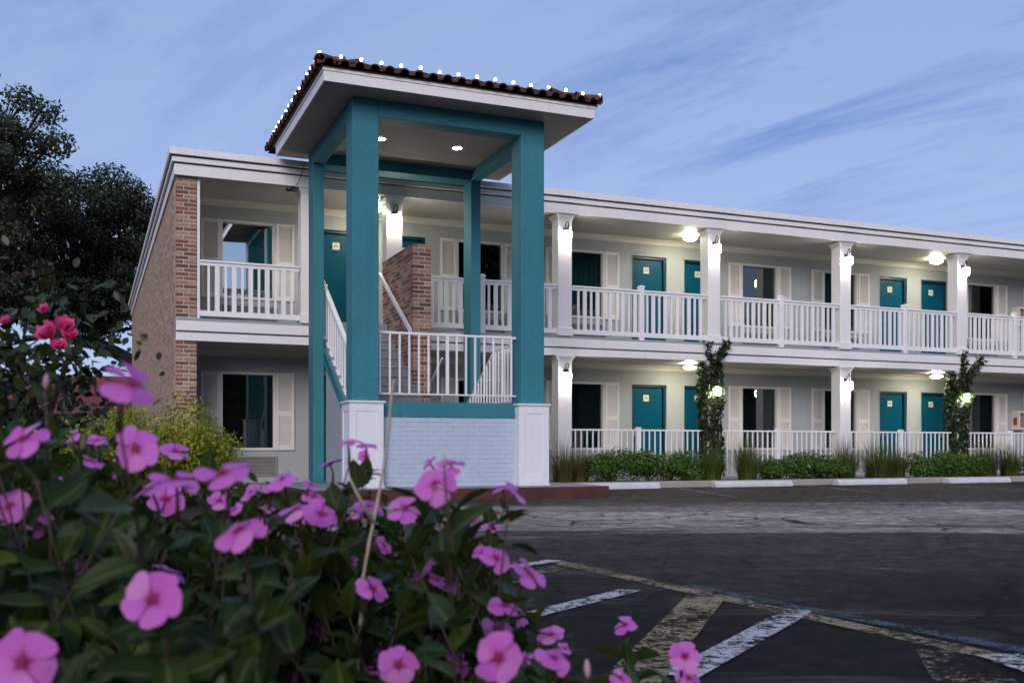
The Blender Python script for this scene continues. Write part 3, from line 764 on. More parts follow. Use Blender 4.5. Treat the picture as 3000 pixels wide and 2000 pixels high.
# railings of the stairs
def rail_run(parent, top_pts, bot_pts, nb, rr=.018, br=.011, mid=None):
    r = build('railing', MB().tube(top_pts, rr, 8).tube(bot_pts, br, 6) if bot_pts else MB().tube(top_pts, rr, 8), M['rail'], parent, smooth=False)
    if bot_pts:
        a, b = Vector(bot_pts[0]), Vector(bot_pts[-1]); c, d = Vector(top_pts[0]), Vector(top_pts[-1])
        for i in range(nb):
            f = (i+.5)/nb; p, q = a.lerp(b, f), c.lerp(d, f); w = .022 if (mid is not None and i == mid) else .0135
            build('baluster', MB().box(p.x-w, p.x+w, p.y-w*.9, p.y+w*.9, p.z, q.z), M['rail'], r)
    return r
rail_run(tower, [(TX0+.39, 14.46, 2.455), (TX1-.39, 14.46, 2.455)], [(TX0+.39, 14.46, 1.555), (TX1-.39, 14.46, 1.555)], 15, .021, .013, 7)
def nose2(y): return LZ+(y-LY1)/T2*R2
ya, yb = 15.45, 17.55
# wide flat handrail over the outer stringer
hr = MB().prism([(ya, nose2(ya)+.88),(ya, nose2(ya)+.96),(yb, nose2(yb)+.96),(yb, nose2(yb)+.88)], 'x', 3.70, 3.77)
r_ = build('railing', hr, M['rail'], tower, bevel=.006)
build('bottom_rail', MB().prism([(ya, nose2(ya)+.05),(ya, nose2(ya)+.09),(yb, nose2(yb)+.09),(yb, nose2(yb)+.05)], 'x', 3.715, 3.755), M['rail'], r_)
for i in range(13):
    y = ya+.05+(yb-ya-.1)*i/12; build('baluster', MB().box(3.723, 3.749, y-.013, y+.013, nose2(y)+.08, nose2(y)+.89), M['rail'], r_)
build('railing', MB().prism([(16.08, nose2(16.08)+.90),(16.08, nose2(16.08)+.975),(18.0, nose2(18.0)+.90),(18.0, nose2(18.0)+.83)][::-1], 'x', 4.875, 4.925), M['rail'], tower)
def nose1(y): return LZ-(y-LY1)/T1*R1
rail_run(tower, [(6.25, 14.66, 2.42), (6.25, 15.72, 2.37)], [(6.25, 14.66, 1.50), (6.25, 15.72, 1.50)], 8)
rail_run(tower, [(6.25, 15.72, 2.37), (6.25, 17.35, nose1(17.35)+.93)], [(6.25, 15.72, 1.45), (6.25, 17.35, nose1(17.35)+.06)], 12)
rail_run(tower, [(5.36, 15.80, nose1(15.8)+.9), (5.36, 17.3, nose1(17.3)+.9)], None, 0)

# ------------------------------------------------------------------ lamps
def dup(root, loc, label=None, group=None, rotz=0):
    c = root.copy(); COL.objects.link(c); c.location = loc; c.rotation_euler = (0,0,rotz)
    if label: c['label'] = label
    for ch in root.children:
        d = ch.copy(); COL.objects.link(d); d.parent = c
        for g_ in ch.children:
            e_ = g_.copy(); COL.objects.link(e_); e_.parent = d
    return c
def make_lantern(label, loc):
    t = thing('wall_lantern', label, 'lamp', loc, 'lanterns on the motel columns')
    L_ = Vector(loc); P = lambda x, y, z: (L_.x+x, L_.y+y, L_.z+z)
    build('backplate', MB().box(L_.x-.045, L_.x+.045, L_.y-.018, L_.y-.001, L_.z-.11, L_.z+.12), M['black'], t, bevel=.004)
    pts = [P(-.02,-.02,-.02), P(-.03,-.05,.06)]
    for i in range(17):
        a = pi*1.02-i*2*pi*.92/16; rr = .078-.0034*i
        pts.append(P(.012*i/16+.055*cos(a)*rr/.078, -.115+.03*cos(a), .155+rr*sin(a)*1.1))
    build('scroll_arm', MB().tube(pts, .0095, 6).tube([P(.0,-.115,.14), P(0.01,-.115,.10), P(0,-.115,.06)], .009, 6), M['black'], t)
    c = P(0,-.115,0)
    build('cap', MB().lathe([(.012,.082),(.03,.075),(.090,.050),(.096,.038)], c, 12), M['black'], t)
    build('glass', MB().lathe([(.066,-.135),(.078,-.115),(.080,.02),(.072,.036)], c, 12), M['lantern'], t, smooth=True)
    cg = MB()
    for k in range(6):
        a = 2*pi*k/6; cg.tube([P(.088*cos(a),-.115+.088*sin(a),.04), P(.088*cos(a),-.115+.088*sin(a),-.12), P(.045*cos(a),-.115+.045*sin(a),-.155)], .004, 4)
    build('cage', cg.lathe([(.015,-.175),(.045,-.158),(.045,-.15)], c, 12), M['black'], t)
    return t
LY = YF+.014
lan = make_lantern('white glowing wall lantern on the upper column behind the brick stair wall', (5.19, LY, 4.99))
for x, z, lb in ((8.69, 4.99, 'glowing wall lantern on the upper white column right of the teal tower'),
                 (12.19, 4.99, 'glowing wall lantern on the upper column right of two close teal doors'),
                 (15.69, 4.99, 'glowing wall lantern on the upper column above the plain lower lantern column'),
                 (19.19, 4.99, 'rightmost glowing wall lantern on the upper balcony columns'),
                 (8.69, 2.20, 'glowing wall lantern on the lower column beside the teal tower'),
                 (15.69, 2.20, 'glowing wall lantern on the bare lower column between the two vines'),
                 (12.19, 2.00, 'glowing lantern buried in the leaves of the nearer column vine'),
                 (19.19, 2.00, 'glowing lantern buried in the leaves of the farther column vine')):
    dup(lan, (x, LY, z), lb)
def make_dome(label, loc):
    t = thing('ceiling_light', label, 'lamp', loc, 'round flush lights on the walkway ceilings')
    build('canopy', MB().lathe([(.055,-.035),(.06,-.001)], loc, 16), M['chrome'], t)
    build('glass', MB().lathe([(.02,-.138),(.09,-.128),(.135,-.105),(.152,-.078)], loc, 18), M['dome'], t, smooth=True)
    build('rim', MB().lathe([(.155,-.084),(.178,-.076),(.178,-.062),(.155,-.056),(.155,-.084)], loc, 18, False), M['black'], t)
    build('finial', MB().lathe([(.006,-.168),(.012,-.155),(.010,-.139)], loc, 10), M['black'], t)
    return t
dm = make_dome('glowing round ceiling light over the near upper door pair right of the tower', (12.05, 18.75, 5.399))
for x, z, lb in ((19.10, 5.399, 'glowing round ceiling light over the far upper door pair'),
                 (5.03, 5.399, 'round ceiling light over the upper walkway, half hidden by the front teal column'),
                 (12.05, 2.599, 'glowing round ceiling light under the balcony beside the nearer vine'),
                 (19.10, 2.599, 'glowing round ceiling light under the balcony beside the farther vine')):
    dup(dm, (x, 18.75, z), lb)
for x, lb in ((4.32, 'bright recessed light in the tower ceiling, half hidden by the front column'), (5.63, 'bright recessed light in the open middle of the tower ceiling')):
    t = thing('recessed_light', lb, 'lamp', (x, 15.82, ZS-.061), 'recessed lights in the tower ceiling')
    build('lens', MB().lathe([(.075,-.008),(.075,-.002)], (x,15.82,ZS-.061), 18), M['canlight'], t)
    build('trim', MB().lathe([(.078,-.002),(.078,-.012),(.10,-.009),(.10,-.001)], (x,15.82,ZS-.061), 18, False), M['white'], t)
# festoon bulbs along the tower eaves
fs = thing('string_lights', 'string of small white bulbs along the tiled eaves of the stair tower', 'string lights', (RX0, RY0, ZE))
pts_f = [(RX0-.06+(RX1-RX0+.12)*i/15.0, RY0-.055, ZE+.125) for i in range(1, 16)]
pts_l = [(RX0-.07, RY0-.05+(RY1-RY0-.02)*i/13.5, ZE+.125) for i in range(0, 14)]
bulb_me = MB().lathe([(.006,-.002),(.018,.010),(.023,.026),(.018,.041),(.006,.049)], (0,0,0), 10).mesh('bulb', M['bulb'], smooth=True)
sock_me = MB().lathe([(.014,-.03),(.014,.0)], (0,0,0), 8).mesh('socket', M['black'])
for p in pts_f+pts_l:
    b_ = inst('bulb', bulb_me, fs, (p[0], p[1], p[2]+random.uniform(-.012,.012))); inst('socket', sock_me, b_, WLOC[b_.name])
wr = []
allp = pts_l[::-1]+pts_f
for i in range(len(allp)-1):
    a, b = Vector(allp[i]), Vector(allp[i+1]); a.z -= .02; b.z -= .02
    wr += [a, a.lerp(b,.5)-Vector((0,0,.02))]
wr.append(Vector(allp[-1]))
build('wire', MB().tube(wr, .008, 4), M['black'], fs)
# small security camera under the fascia
sc_ = thing('security_camera', 'small dark security camera under the fascia left of the tower', 'camera', (3.30, 17.99, 5.39))
build('mount', MB().box(3.27, 3.33, 17.96, 18.02, 5.36, 5.398), M['black'], sc_)
build('body', MB().tube([(3.38, 18.0, 5.335), (3.20, 17.92, 5.315)], .042, 10), M['black'], sc_, smooth=True)
build('cable', MB().tube([(3.33,17.99,5.37),(3.40,17.90,5.45),(3.46,17.82,5.66),(3.50,17.80,5.79)], .006, 5), M['black'], sc_)
# extinguisher cabinets
for z0, lb in ((1.24, 'white and red fire extinguisher cabinet on the lower wall at the far right'), (3.98, 'white fire extinguisher cabinet on the upper wall at the far right, behind the railing')):
    x0, x1 = 22.55, 22.80; y0, y1 = YW-.20, YW-.002; z1 = z0+.50
    t = thing('extinguisher_cabinet', lb, 'cabinet', (22.675, YW-.1, z0), 'fire extinguisher cabinets')
    build('box', MB().box(x0, x0+.02, y0, y1, z0, z1).box(x1-.02, x1, y0, y1, z0, z1).box(x0+.02, x1-.02, y0, y1, z0, z0+.03).box(x0+.02, x1-.02, y0, y1, z1-.03, z1).box(x0+.02, x1-.02, y1-.02, y1, z0+.03, z1-.03), M['cream'], t)
    build('door_frame', MB().box(x0+.02, x0+.06, y0-.008, y0-.001, z0+.02, z1-.02).box(x1-.06, x1-.02, y0-.008, y0-.001, z0+.02, z1-.02).box(x0+.06, x1-.06, y0-.008, y0-.001, z1-.06, z1-.02).box(x0+.06, x1-.06, y0-.008, y0-.001, z0+.02, z0+.06), M['cream'], t)
    build('extinguisher', MB().lathe([(.05,0),(.058,.02),(.058,.26),(.03,.30),(.018,.33),(.03,.35),(.02,.37)], (22.675, YW-.10, z0+.03), 12), M['red'], t, smooth=True)
    build('label', MB().box(x0-.003, x0-.0005, y0+.04, y1-.04, z0+.12, z0+.32), M['red'], t)

# ------------------------------------------------------------------ wheel stops
for i, (x0, lb) in enumerate(((8.0, 'pale concrete wheel stop nearest the red platform'), (11.03, 'second pale concrete wheel stop from the red platform'),
                              (13.97, 'third pale concrete wheel stop from the red platform'), (16.93, 'rightmost pale concrete wheel stop along the kerb'))):
    t = thing('wheel_stop', lb, 'wheel stop', (x0+.9, 16.36, 0), 'wheel stops along the kerb')
    prof = [(16.25,0),(16.47,0),(16.46,.06),(16.42,.115),(16.30,.115),(16.26,.06)]
    build('bar', MB().prism(prof, 'x', x0, x0+1.8), M['stop'], t, bevel=.012)
    for dx in (.3, 1.5): build('anchor_pin', MB().lathe([(.014,.116),(.014,.120)], (x0+dx,16.36,0), 8), M['black'], t)

# ------------------------------------------------------------------ foliage tools
def frame_from(n, spin=None):
    n = n/np.linalg.norm(n, axis=1, keepdims=True)
    r = rng.normal(size=n.shape); r -= n*(r*n).sum(1, keepdims=True); r /= np.linalg.norm(r, axis=1, keepdims=True)
    return np.stack([r, np.cross(n, r), n], 2)
T_LEAF = (np.array([(-.0,0,0),(.24,.28,.05),(-.24,.28,.05),(.0,.30,-.01),(.27,.62,.03),(-.27,.62,.03),(0,.64,-.02),(0,1,-.06)]), [(0,1,3),(0,3,2),(1,4,6,3),(3,6,5,2),(4,7,6),(6,7,5)])
T_SIMPLE = (np.array([(0,0,0),(.26,.45,.06),(0,1,0),(-.26,.45,.06)]), [(0,1,2),(0,2,3)])
T_LOBE = (np.array([(0,0,0),(.30,.15,.03),(.40,.45,.0),(.16,.55,-.02),(.20,.85,.02),(0,1,-.05),(-.20,.85,.02),(-.16,.55,-.02),(-.40,.45,.0),(-.30,.15,.03)]), [(0,1,2,3),(3,4,5),(0,3,5,7),(5,6,7),(0,7,8,9)])
def scatter(name, tmpl, centers, R, size, mat, parent=None, kind=None):
    tv, tf = tmpl; N = len(centers); k = len(tv)
    v = np.einsum('nij,kj->nki', R, tv) * np.asarray(size).reshape(-1,1,1) + centers[:,None,:]
    v = v.reshape(-1,3); c = v.mean(0)
    lens = np.array([len(f) for f in tf]); flat = np.array([i for f in tf for i in f])
    loops = (flat[None,:] + (np.arange(N)*k)[:,None]).ravel(); L_ = np.tile(lens, N)
    me = bpy.data.meshes.new(name); me.vertices.add(len(v)); me.vertices.foreach_set('co', (v-c).ravel())
    me.loops.add(len(loops)); me.loops.foreach_set('vertex_index', loops.astype(np.int32))
    me.polygons.add(len(L_)); me.polygons.foreach_set('loop_start', np.concatenate([[0], np.cumsum(L_)[:-1]]).astype(np.int32))
    me.polygons.foreach_set('loop_total', L_.astype(np.int32)); me.update(calc_edges=True); me.materials.append(mat)
    o = bpy.data.objects.new(name, me); link(o, parent, c)
    if kind: o['kind'] = kind
    return o
def unit(n): v = rng.normal(size=(n,3)); return v/np.linalg.norm(v, axis=1, keepdims=True)
def clumpy(blobs, per, shell=.45, zbias=.35):
    C, Nn = [], []
    for (c, r) in blobs:
        n = int(per*(np.prod(r))**(2/3)); d = unit(n); rad = (shell+(1-shell)*rng.random(n))**.8
        C.append(np.array(c)+d*np.array(r)*rad[:,None]); q = d+rng.normal(size=d.shape)*.55; q[:,2] += zbias; Nn.append(q)
    return np.concatenate(C), np.concatenate(Nn)
def tree(name, label, base, height, blobs, per, leaf, trunk_r, limbs, mat=M['oak'], fork=None, group=None):
    t = thing(name, label, 'tree', base, group)
    mbb = MB(); b = Vector(base)
    top_ = b + Vector((0,0,height*.22)); fork = Vector(fork) if fork else top_
    mbb.tube([b, b+Vector((.05,.05,height*.1)), top_], [trunk_r*1.3, trunk_r, trunk_r*.85], 10)
    build('trunk', mbb, M['bark'], t, smooth=True)
    br = MB()
    for (c, r) in blobs:
        c = Vector(c); m1 = fork.lerp(c, .5)+Vector((random.uniform(-.5,.5), random.uniform(-.5,.5), random.uniform(-.3,.7)))
        br.tube([fork, m1, c], [trunk_r*.26, trunk_r*.12, trunk_r*.03], 6)
        for q in range(5):
            e = c+Vector(unit(1)[0]*np.array(r)*.85); br.tube([m1.lerp(c,.6), c.lerp(e,.5)+Vector((0,0,.15)), e], [trunk_r*.06, trunk_r*.035, .01], 5)
    for pts, rr in limbs: br.tube(pts, rr, 8)
    build('branches', br, M['bark'], t, smooth=True)
    C, Nn = clumpy(blobs, per)
    scatter('crown', T_SIMPLE, C, frame_from(Nn), leaf*rng.uniform(.6,1.3,len(C)), mat, t)
    return t
def blobs_in(cx, cy, cz, rx, ry, rz, n, r0, r1, keep=None):
    out = []
    while len(out) < n:
        d = unit(1)[0]*(.35+.65*random.random()**.6); p = (cx+d[0]*rx, cy+d[1]*ry, cz+d[2]*rz)
        r = random.uniform(r0, r1)
        if keep is None or keep(p, r): out.append((p, (r*random.uniform(.9,1.35), r*random.uniform(.9,1.35), r*random.uniform(.55,.85))))
    return out
ln = unit(len(LITTER))*.35+np.array((0,0,1.0))
tag(scatter('leaf_litter', T_SIMPLE, LITTER, frame_from(ln), .045*rng.uniform(.5,1.3,len(LITTER)), mat_leaf('dead_leaf', [(.05,.03,.018),(.10,.06,.03),(.03,.02,.014)], .1, .8), kind='stuff'), 'scattered small dead leaves on the dark asphalt', 'leaf litter')
# big oaks behind the gable
EXA = [(tuple(ray(u_, v_, 36)), (r__, r__, r__*.75)) for u_, v_, r__ in ((130,330,.7),(165,420,.75),(150,520,.9),(60,290,.7),(20,400,1.0),(110,600,1.0),(180,570,.9),(60,500,1.1),(90,420,.8))]
EXB = [(tuple(ray(u_, v_, 41.5)), (r__, r__, r__*.75)) for u_, v_, r__ in ((215,560,.8),(265,535,.8),(330,520,.85),(385,560,.8),(425,630,.8),(250,650,1.1),(330,640,1.1),(400,720,1.0),(220,760,1.1),(300,800,1.2),(360,860,1.0),(230,900,1.1),(140,820,1.1),(90,900,1.2))]
tree('oak_tree', 'tall dark oak at the left edge of the picture', (-7.0, 40, 0), 15, blobs_in(-4.6, 40, 9.2, 3.6, 3.2, 5.4, 84, .5, 1.0)+EXA, 900, .17, .45, [])
tree('oak_tree', 'dark oak with a long low limb rising behind the brick end wall', (4.6, 47, 0), 12, blobs_in(-.3, 45.5, 8.2, 4.6, 3.0, 3.7, 125, .5, 1.0, lambda p, r: p[2]-r > 4.9)+EXB, 900, .17, .5,
     [([(4.6,47,2.2),(2.6,46.2,4.0),(.6,45.6,5.0),(-1.6,45,5.6),(-3.6,44.6,6.4)], [.42,.34,.26,.16,.05])], fork=(.4,45.6,5.6))
C, Nn = clumpy(blobs_in(20, -27, 3.0, 56, 2.5, 3.2, 110, 1.5, 2.6), 150)
C3, N3 = clumpy([((x_, -24+random.uniform(-1,1), z_), (1.9,1.2,1.5)) for x_ in range(-16, 96, 2) for z_ in (1.2, 3.2, 4.9)], 150)  # unseen low hedge, added to darken reflections in the lower panes
C, Nn = np.concatenate([C, C3]), np.concatenate([Nn, N3])
C2, N2 = clumpy(blobs_in(29, -28, 9.5, 13, 3, 8.0, 120, 1.2, 2.3)+blobs_in(68, -28, 9.5, 18, 3, 8.0, 120, 1.4, 2.6), 150)
C, Nn = np.concatenate([C, C2]), np.concatenate([Nn, N2])
tag(scatter('tree_line', T_LEAF, C, frame_from(Nn), .55*rng.uniform(.6,1.3,len(C)), M['oak'], kind='stuff'), 'dark wood and an added low hedge across the street, seen mirrored in the motel windows', 'wood')
# red-roofed house far left
hs = thing('house', 'distant house with a red roof seen under the oak limb', 'house', (-3, 60, 0))
build('wall', MB().box(-14, 8, 57, 63, 0, 2.6), M['farwall'], hs)
build('roof', MB().prism([(55.8,2.5),(60,4.75),(64.2,2.5)], 'x', -14.6, 8.6), plain('far_red_roof', (.20,.035,.035), .8), hs)
for x in (-10, -6, -2, 2): 
    wq = build('window', MB().box(x-.6, x+.6, 56.95, 56.995, 1.0, 2.1), M['white'], hs); build('pane', MB().box(x-.52, x+.52, 56.93, 56.948, 1.08, 2.02), M['roomdark'], wq)

# ------------------------------------------------------------------ planting along the facade
def shrub(name, label, c, r, n, leaf, mat, cat='shrub', group=None, flowers=0, tmpl=T_SIMPLE, kind2=None):
    t = thing(name, label, cat, (c[0], c[1], .07), group)
    bl = [((c[0]+random.uniform(-.6,.6)*r[0], c[1]+random.uniform(-.5,.5)*r[1], .07+r[2]*random.uniform(.22,.72)), (r[0]*random.uniform(.34,.5), r[1]*random.uniform(.45,.65), r[2]*random.uniform(.26,.36))) for _ in range(13)]
    C, Nn = [], []
    per = n//13
    for bc, br in bl:
        d = unit(per); d[:,2] = d[:,2]*1.0; rad = .5+.55*rng.random(per)
        C.append(np.array(bc)+d*np.array(br)*rad[:,None]); q = d+rng.normal(size=d.shape)*.5; q[:,2] += .4; Nn.append(q)
    C, Nn = np.concatenate(C), np.concatenate(Nn); C[:,2] = np.maximum(C[:,2], .09)
    scatter('foliage', tmpl, C, frame_from(Nn), leaf*rng.uniform(.6,1.4,len(C)), mat, t)
    st = MB()
    for k in range(9):
        bc = bl[k][0]; e = Vector(bc)+Vector((random.uniform(-.2,.2), random.uniform(-.1,.1), random.uniform(0,.2)))
        st.tube([(c[0]+random.uniform(-.08,.08), c[1]+random.uniform(-.05,.05), .05), tuple(Vector((c[0],c[1],.3)).lerp(e,.5)), tuple(e)], [.012,.009,.004], 5)
    build('stem', st, M['bark'], t)
    for k in range(flowers):
        i = rng.integers(len(C)); p = C[i]+np.array((0,-.02,.02)); m_ = 9
        sc = scatter('flower', T_LEAF, np.repeat(p[None], m_, 0)+rng.normal(size=(m_,3))*.012, frame_from(unit(m_)+np.array((0,-.8,.6))), .035*rng.uniform(.8,1.2,m_), M['paleflower'], t)
    return t
def grass(label, c, h, spread, n, dry=.12, group='ornamental grass clumps in the planting bed'):
    t = thing('ornamental_grass', label, 'grass', (c[0], c[1], .07), group)
    for nm, k, m_ in (('blades', int(n*(1-dry)), M['grass']), ('dry_blades', int(n*dry), M['tan'])):
        V, F = [], []
        for i in range(k):
            a = random.uniform(0, 2*pi); r0 = spread*.30*sqrt(random.random()); L_ = h*random.uniform(.45,1.12)*(1 if nm == 'blades' else .8); out = (.05+1.05*random.random()**1.3)*spread
            bx, by = c[0]+r0*cos(a), c[1]+r0*sin(a); wd = random.uniform(.003,.0055); pa = a+random.uniform(-.6,.6); px, py = -sin(pa)*wd, cos(pa)*wd
            b0 = len(V); sg = 5
            for s in range(sg+1):
                f = s/sg; x = bx+cos(pa)*out*f*f*1.1; y = by+sin(pa)*out*f*f*.8; z = .06+L_*(f-.42*f**3*(out/spread)); ww = (1-f*.92)
                V += [(x-px*ww, y-py*ww, z), (x+px*ww, y+py*ww, z)]
            for s in range(sg): F.append((b0+2*s, b0+2*s+1, b0+2*s+3, b0+2*s+2))
        mbb = MB(); mbb.v, mbb.f = V, F; build(nm, mbb, m_, t)
    return t
for c, h, sp, lb, dr in (((7.62,17.3),1.0,.40,'tawny grass clump half hidden behind the right white plinth',.45),
                         ((8.20,17.1),1.02,.42,'tall tawny grass clump just left of the low hedge by the tower',.5),
                         ((8.62,17.25),.82,.36,'shorter tawny grass clump touching the near end of the hedge',.5),
                         ((11.55,17.2),.85,.42,'green grass clump left of the nearer vine column',.08),
                         ((12.35,17.1),1.0,.50,'tall green grass clump at the foot of the nearer vine',.08),
                         ((14.95,17.2),1.0,.50,'green grass clump left of the bare lantern column',.08),
                         ((15.75,17.1),1.08,.55,'tall green grass clump in front of the bare lantern column',.1),
                         ((16.45,17.3),.85,.42,'green grass clump right of the bare lantern column',.15),
                         ((19.0,17.2),1.0,.50,'green grass clump at the foot of the farther vine',.08),
                         ((19.75,17.2),.95,.48,'rightmost green grass clump in the planting bed',.1)):
    grass(lb, c, h*random.uniform(.85,1.08), sp*random.uniform(1.15,1.6), random.randint(650,1000), dr)
for i, (x, y, rx, h, fl, lb) in enumerate(((9.25,17.2,.62,.66,3,'dark green leafy shrub next to the tawny grass'), (10.1,17.15,.62,.60,6,'dark shrub with pale blue flowers below the lower window and door'),
                          (10.95,17.2,.55,.58,4,'dark flowering shrub left of the nearer vine grasses'), (13.25,17.2,.55,.52,1,'low shrub right of the nearer vine'),
                          (13.85,17.15,.55,.56,2,'low shrub with a white bloom below the second lower window'), (14.45,17.2,.5,.50,0,'low shrub left of the middle grass clumps'),
                          (17.15,17.15,.55,.58,0,'rounded green shrub right of the middle grass clumps'), (17.9,17.2,.6,.60,0,'rounded green shrub below the far lower door pair'),
                          (18.5,17.2,.45,.52,0,'small green shrub left of the farther vine'), (20.7,17.2,.6,.55,0,'green shrub at the right edge of the picture'))):
    shrub('shrub', lb, (x, y), (rx*1.12, .46, h*1.12), 3800, .058, M['hedge'], flowers=fl, group='low green shrubs in the planting bed')
def vine(label, x, arms):
    t = thing('climbing_vine', label, 'vine', (x, YF-.02, .07), 'vines on the lower columns')
    cy = YF+.165; st = MB()
    for k in range(6):
        pts = []; a0 = random.uniform(0, 6)
        for i in range(14):
            z = .08+i*.19; a = a0+i*.42; pts.append((x+.19*cos(a), cy+.19*sin(a), z))
        st.tube(pts, .010, 5)
    for e in arms: st.tube([(x+e[0]*.2, cy-.2, e[1]-.35), (x+e[0]*.6, cy-.25, e[1]-.12), (x+e[0], cy-.28, e[1])], [.01,.008,.003], 5)
    build('stem', st, M['bark'], t)
    N = 2700; z = .15+2.45*rng.random(N); a = rng.random(N)*2*pi; wob = 1+.28*np.sin(z*4.1+x)+.16*np.sin(z*9+a*2)
    r = .175+.105*rng.random(N)*wob
    C = np.stack([x+r*np.cos(a), cy+r*np.sin(a), z], 1); Nn = np.stack([np.cos(a), np.sin(a), np.full(N,.35)], 1)+rng.normal(size=(N,3))*.4
    # clear a hole round the lantern
    keep = ~((np.abs(C[:,0]-x) < .13) & (C[:,1] < cy-.1) & (np.abs(C[:,2]-1.99) < .13) & (rng.random(N) < .6))
    C, Nn = C[keep], Nn[keep]
    m_ = 46; dd = unit(m_); dd[:,1] = -np.abs(dd[:,1]); C = np.concatenate([C, np.array((x, cy-.28, 1.97))+dd*np.array((.16,.10,.19))]); Nn = np.concatenate([Nn, dd+rng.normal(size=(m_,3))*.3])
    for e in arms:
        m_ = 70; f = rng.random(m_)[:,None]; p0, p1 = np.array((x+e[0]*.15, cy-.2, e[1]-.45)), np.array((x+e[0], cy-.28, e[1]))
        C = np.concatenate([C, p0+(p1-p0)*f+rng.normal(size=(m_,3))*.045]); Nn = np.concatenate([Nn, unit(m_)+np.array((0,-.7,.5))])
    scatter('foliage', T_LOBE, C, frame_from(Nn), .085*rng.uniform(.6,1.3,len(C)), M['vine'], t)
vine('leafy vine wrapped round the column right of the near lower door pair', 12.19, ((.28,3.05),(.12,2.85),(-.28,2.95),(-.42,2.35)))
vine('leafy vine wrapped round the column right of the far lower door pair', 19.19, ((.62,2.95),(-.05,3.0),(.45,2.75),(-.35,2.35)))
# golden shrubs before the gable corner
for c, r, lb in (((.78,12.6),(.95,.8,1.3),'yellow-green shrub below the brick corner of the motel'), ((.15,11.6),(.75,.7,1.15),'yellow-green shrub left of the brick corner'),
                 ((1.22,12.9),(.5,.6,.95),'yellow-green shrub below the lower left window'), ((-1.2,13.0),(1.2,.8,1.2),'yellow-green shrub behind the rose bush')):
    shrub('golden_shrub', lb, c, r, 8500, .047, M['gold'], group='yellow-green shrubs by the brick corner')

# ------------------------------------------------------------------ rose bush
rb_c = ray(20, 1300, 2.7)
rb = thing('rose_bush', 'dark rose bush with bright pink roses at the left edge', 'rose bush', (rb_c.x, rb_c.y, .06))
C, Nn = [], []
canes = MB()
for k in range(46):
    u, v = random.uniform(-500, 215), random.uniform(930, 1500); 
    if v < 1000: u = random.uniform(-400, 190)
    p = ray(u, v, random.uniform(2.3, 3.2))
    m_ = 110; C.append(np.array(p)+rng.normal(size=(m_,3))*np.array((.085,.085,.075))); Nn.append(unit(m_)+np.array((0,-.3,.6)))
    canes.tube([(rb_c.x+random.uniform(-.1,.1), rb_c.y+random.uniform(-.1,.1), .05), tuple(Vector((rb_c.x,rb_c.y,.5)).lerp(p,.6)), tuple(p)], [.008,.006,.003], 5)
build('cane', canes, M['stemred'], rb)
C, Nn = np.concatenate(C), np.concatenate(Nn)
scatter('foliage', T_LEAF, C, frame_from(Nn), .036*rng.uniform(.6,1.3,len(C)), M['roseleaf'], rb)
def petal_grid(nu, nv, f):
    V, F, UV = [], [], []
    for j in range(nv+1):
        for i in range(nu+1): V.append(f(i/nu, j/nv)); UV.append((i/nu, j/nv))
    for j in range(nv):
        for i in range(nu): a = j*(nu+1)+i; F.append((a, a+1, a+nu+2, a+nu+1))
    return V, F, UV
def grid_mesh(name, mat, nu, nv, f):
    V, F, UV = petal_grid(nu, nv, f); me = bpy.data.meshes.new(name); me.from_pydata(V, [], F)
    ul = me.uv_layers.new(name='UVMap'); idx = np.zeros(len(me.loops), np.int32); me.loops.foreach_get('vertex_index', idx)
    ul.data.foreach_set('uv', np.array(UV)[idx].ravel()); me.materials.append(mat)
    me.polygons.foreach_set('use_smooth', [True]*len(me.polygons)); me.update(); return me
rp = grid_mesh('petal', M['rose'], 4, 4, lambda u, v: ((u-.5)*.9*sin(min(1,v*1.25+.12)*pi*.62), v*.75, .55*v*v+.18*(2*u-1)**2*v-.08*v**4))
for (u, v, D) in ((134,912,46),(150,985,85),(185,962,70),(172,1022,60),(135,990,55),(205,990,60),(20,945,40)):
    p = ray(u, v, 2.15); sz = D/FPX*2.15*.5
    fl = bpy.data.objects.new('rose', bpy.data.meshes.new('rose')); 
    core = MB().lathe([(.02*sz,-.15*sz),(.24*sz,.05*sz),(.26*sz,.3*sz),(.1*sz,.48*sz)], (0,0,0), 9); me = core.mesh('rose', M['rose'], smooth=True); fl.data = me
    link(fl, rb, p); fl.rotation_euler = (radians(random.uniform(30,60)), radians(random.uniform(-25,25)), random.uniform(-.8,.3))
    for k in range(13):
        o = bpy.data.objects.new('petal', rp); COL.objects.link(o); o.parent = fl; ring = k % 3
        o.rotation_euler = (radians(52-ring*24+random.uniform(-8,8)), 0, k*2.4); o.scale = (sz*(.75+.2*ring),)*3

# ------------------------------------------------------------------ periwinkles in the foreground
def leaf_f(u, v):
    w_ = .30*sin(pi*min(1, max(0, v))**.80)**.75*(1-.12*v) if 0 < v < 1 else .012
    s = (u-.5)*2; return (s*w_*.92, v, abs(s)*.10*w_/.3*1.2 - .16*v*v)
def leaf_g(u, v):
    x, y, z = leaf_f(u, v); return (x*1.15, y, z + .10*v - .10*sin(v*3))
LEAF_ME = [grid_mesh('leaf', M['vleaf'], 4, 7, leaf_f), grid_mesh('leaf', M['vleaf'], 4, 7, leaf_g)]
LV, LF, LUV = petal_grid(2, 5, leaf_f); LV = np.array(LV)
def pet_f(u, v):
    s = (u-.5)*2; r = .10+.90*v
    w_ = .05+.43*(sin(min(1, v*1.02)*pi*.64))**1.3
    tip = -.17*s**4*v*v + .07*s*v - .05*(1-s*s)*v**6
    return (s*w_, r+tip, .05*v*(1-v)*2 - .06*v*v + .05*s*s*v)
PET = grid_mesh('petal', M['petal'], 5, 6, pet_f)
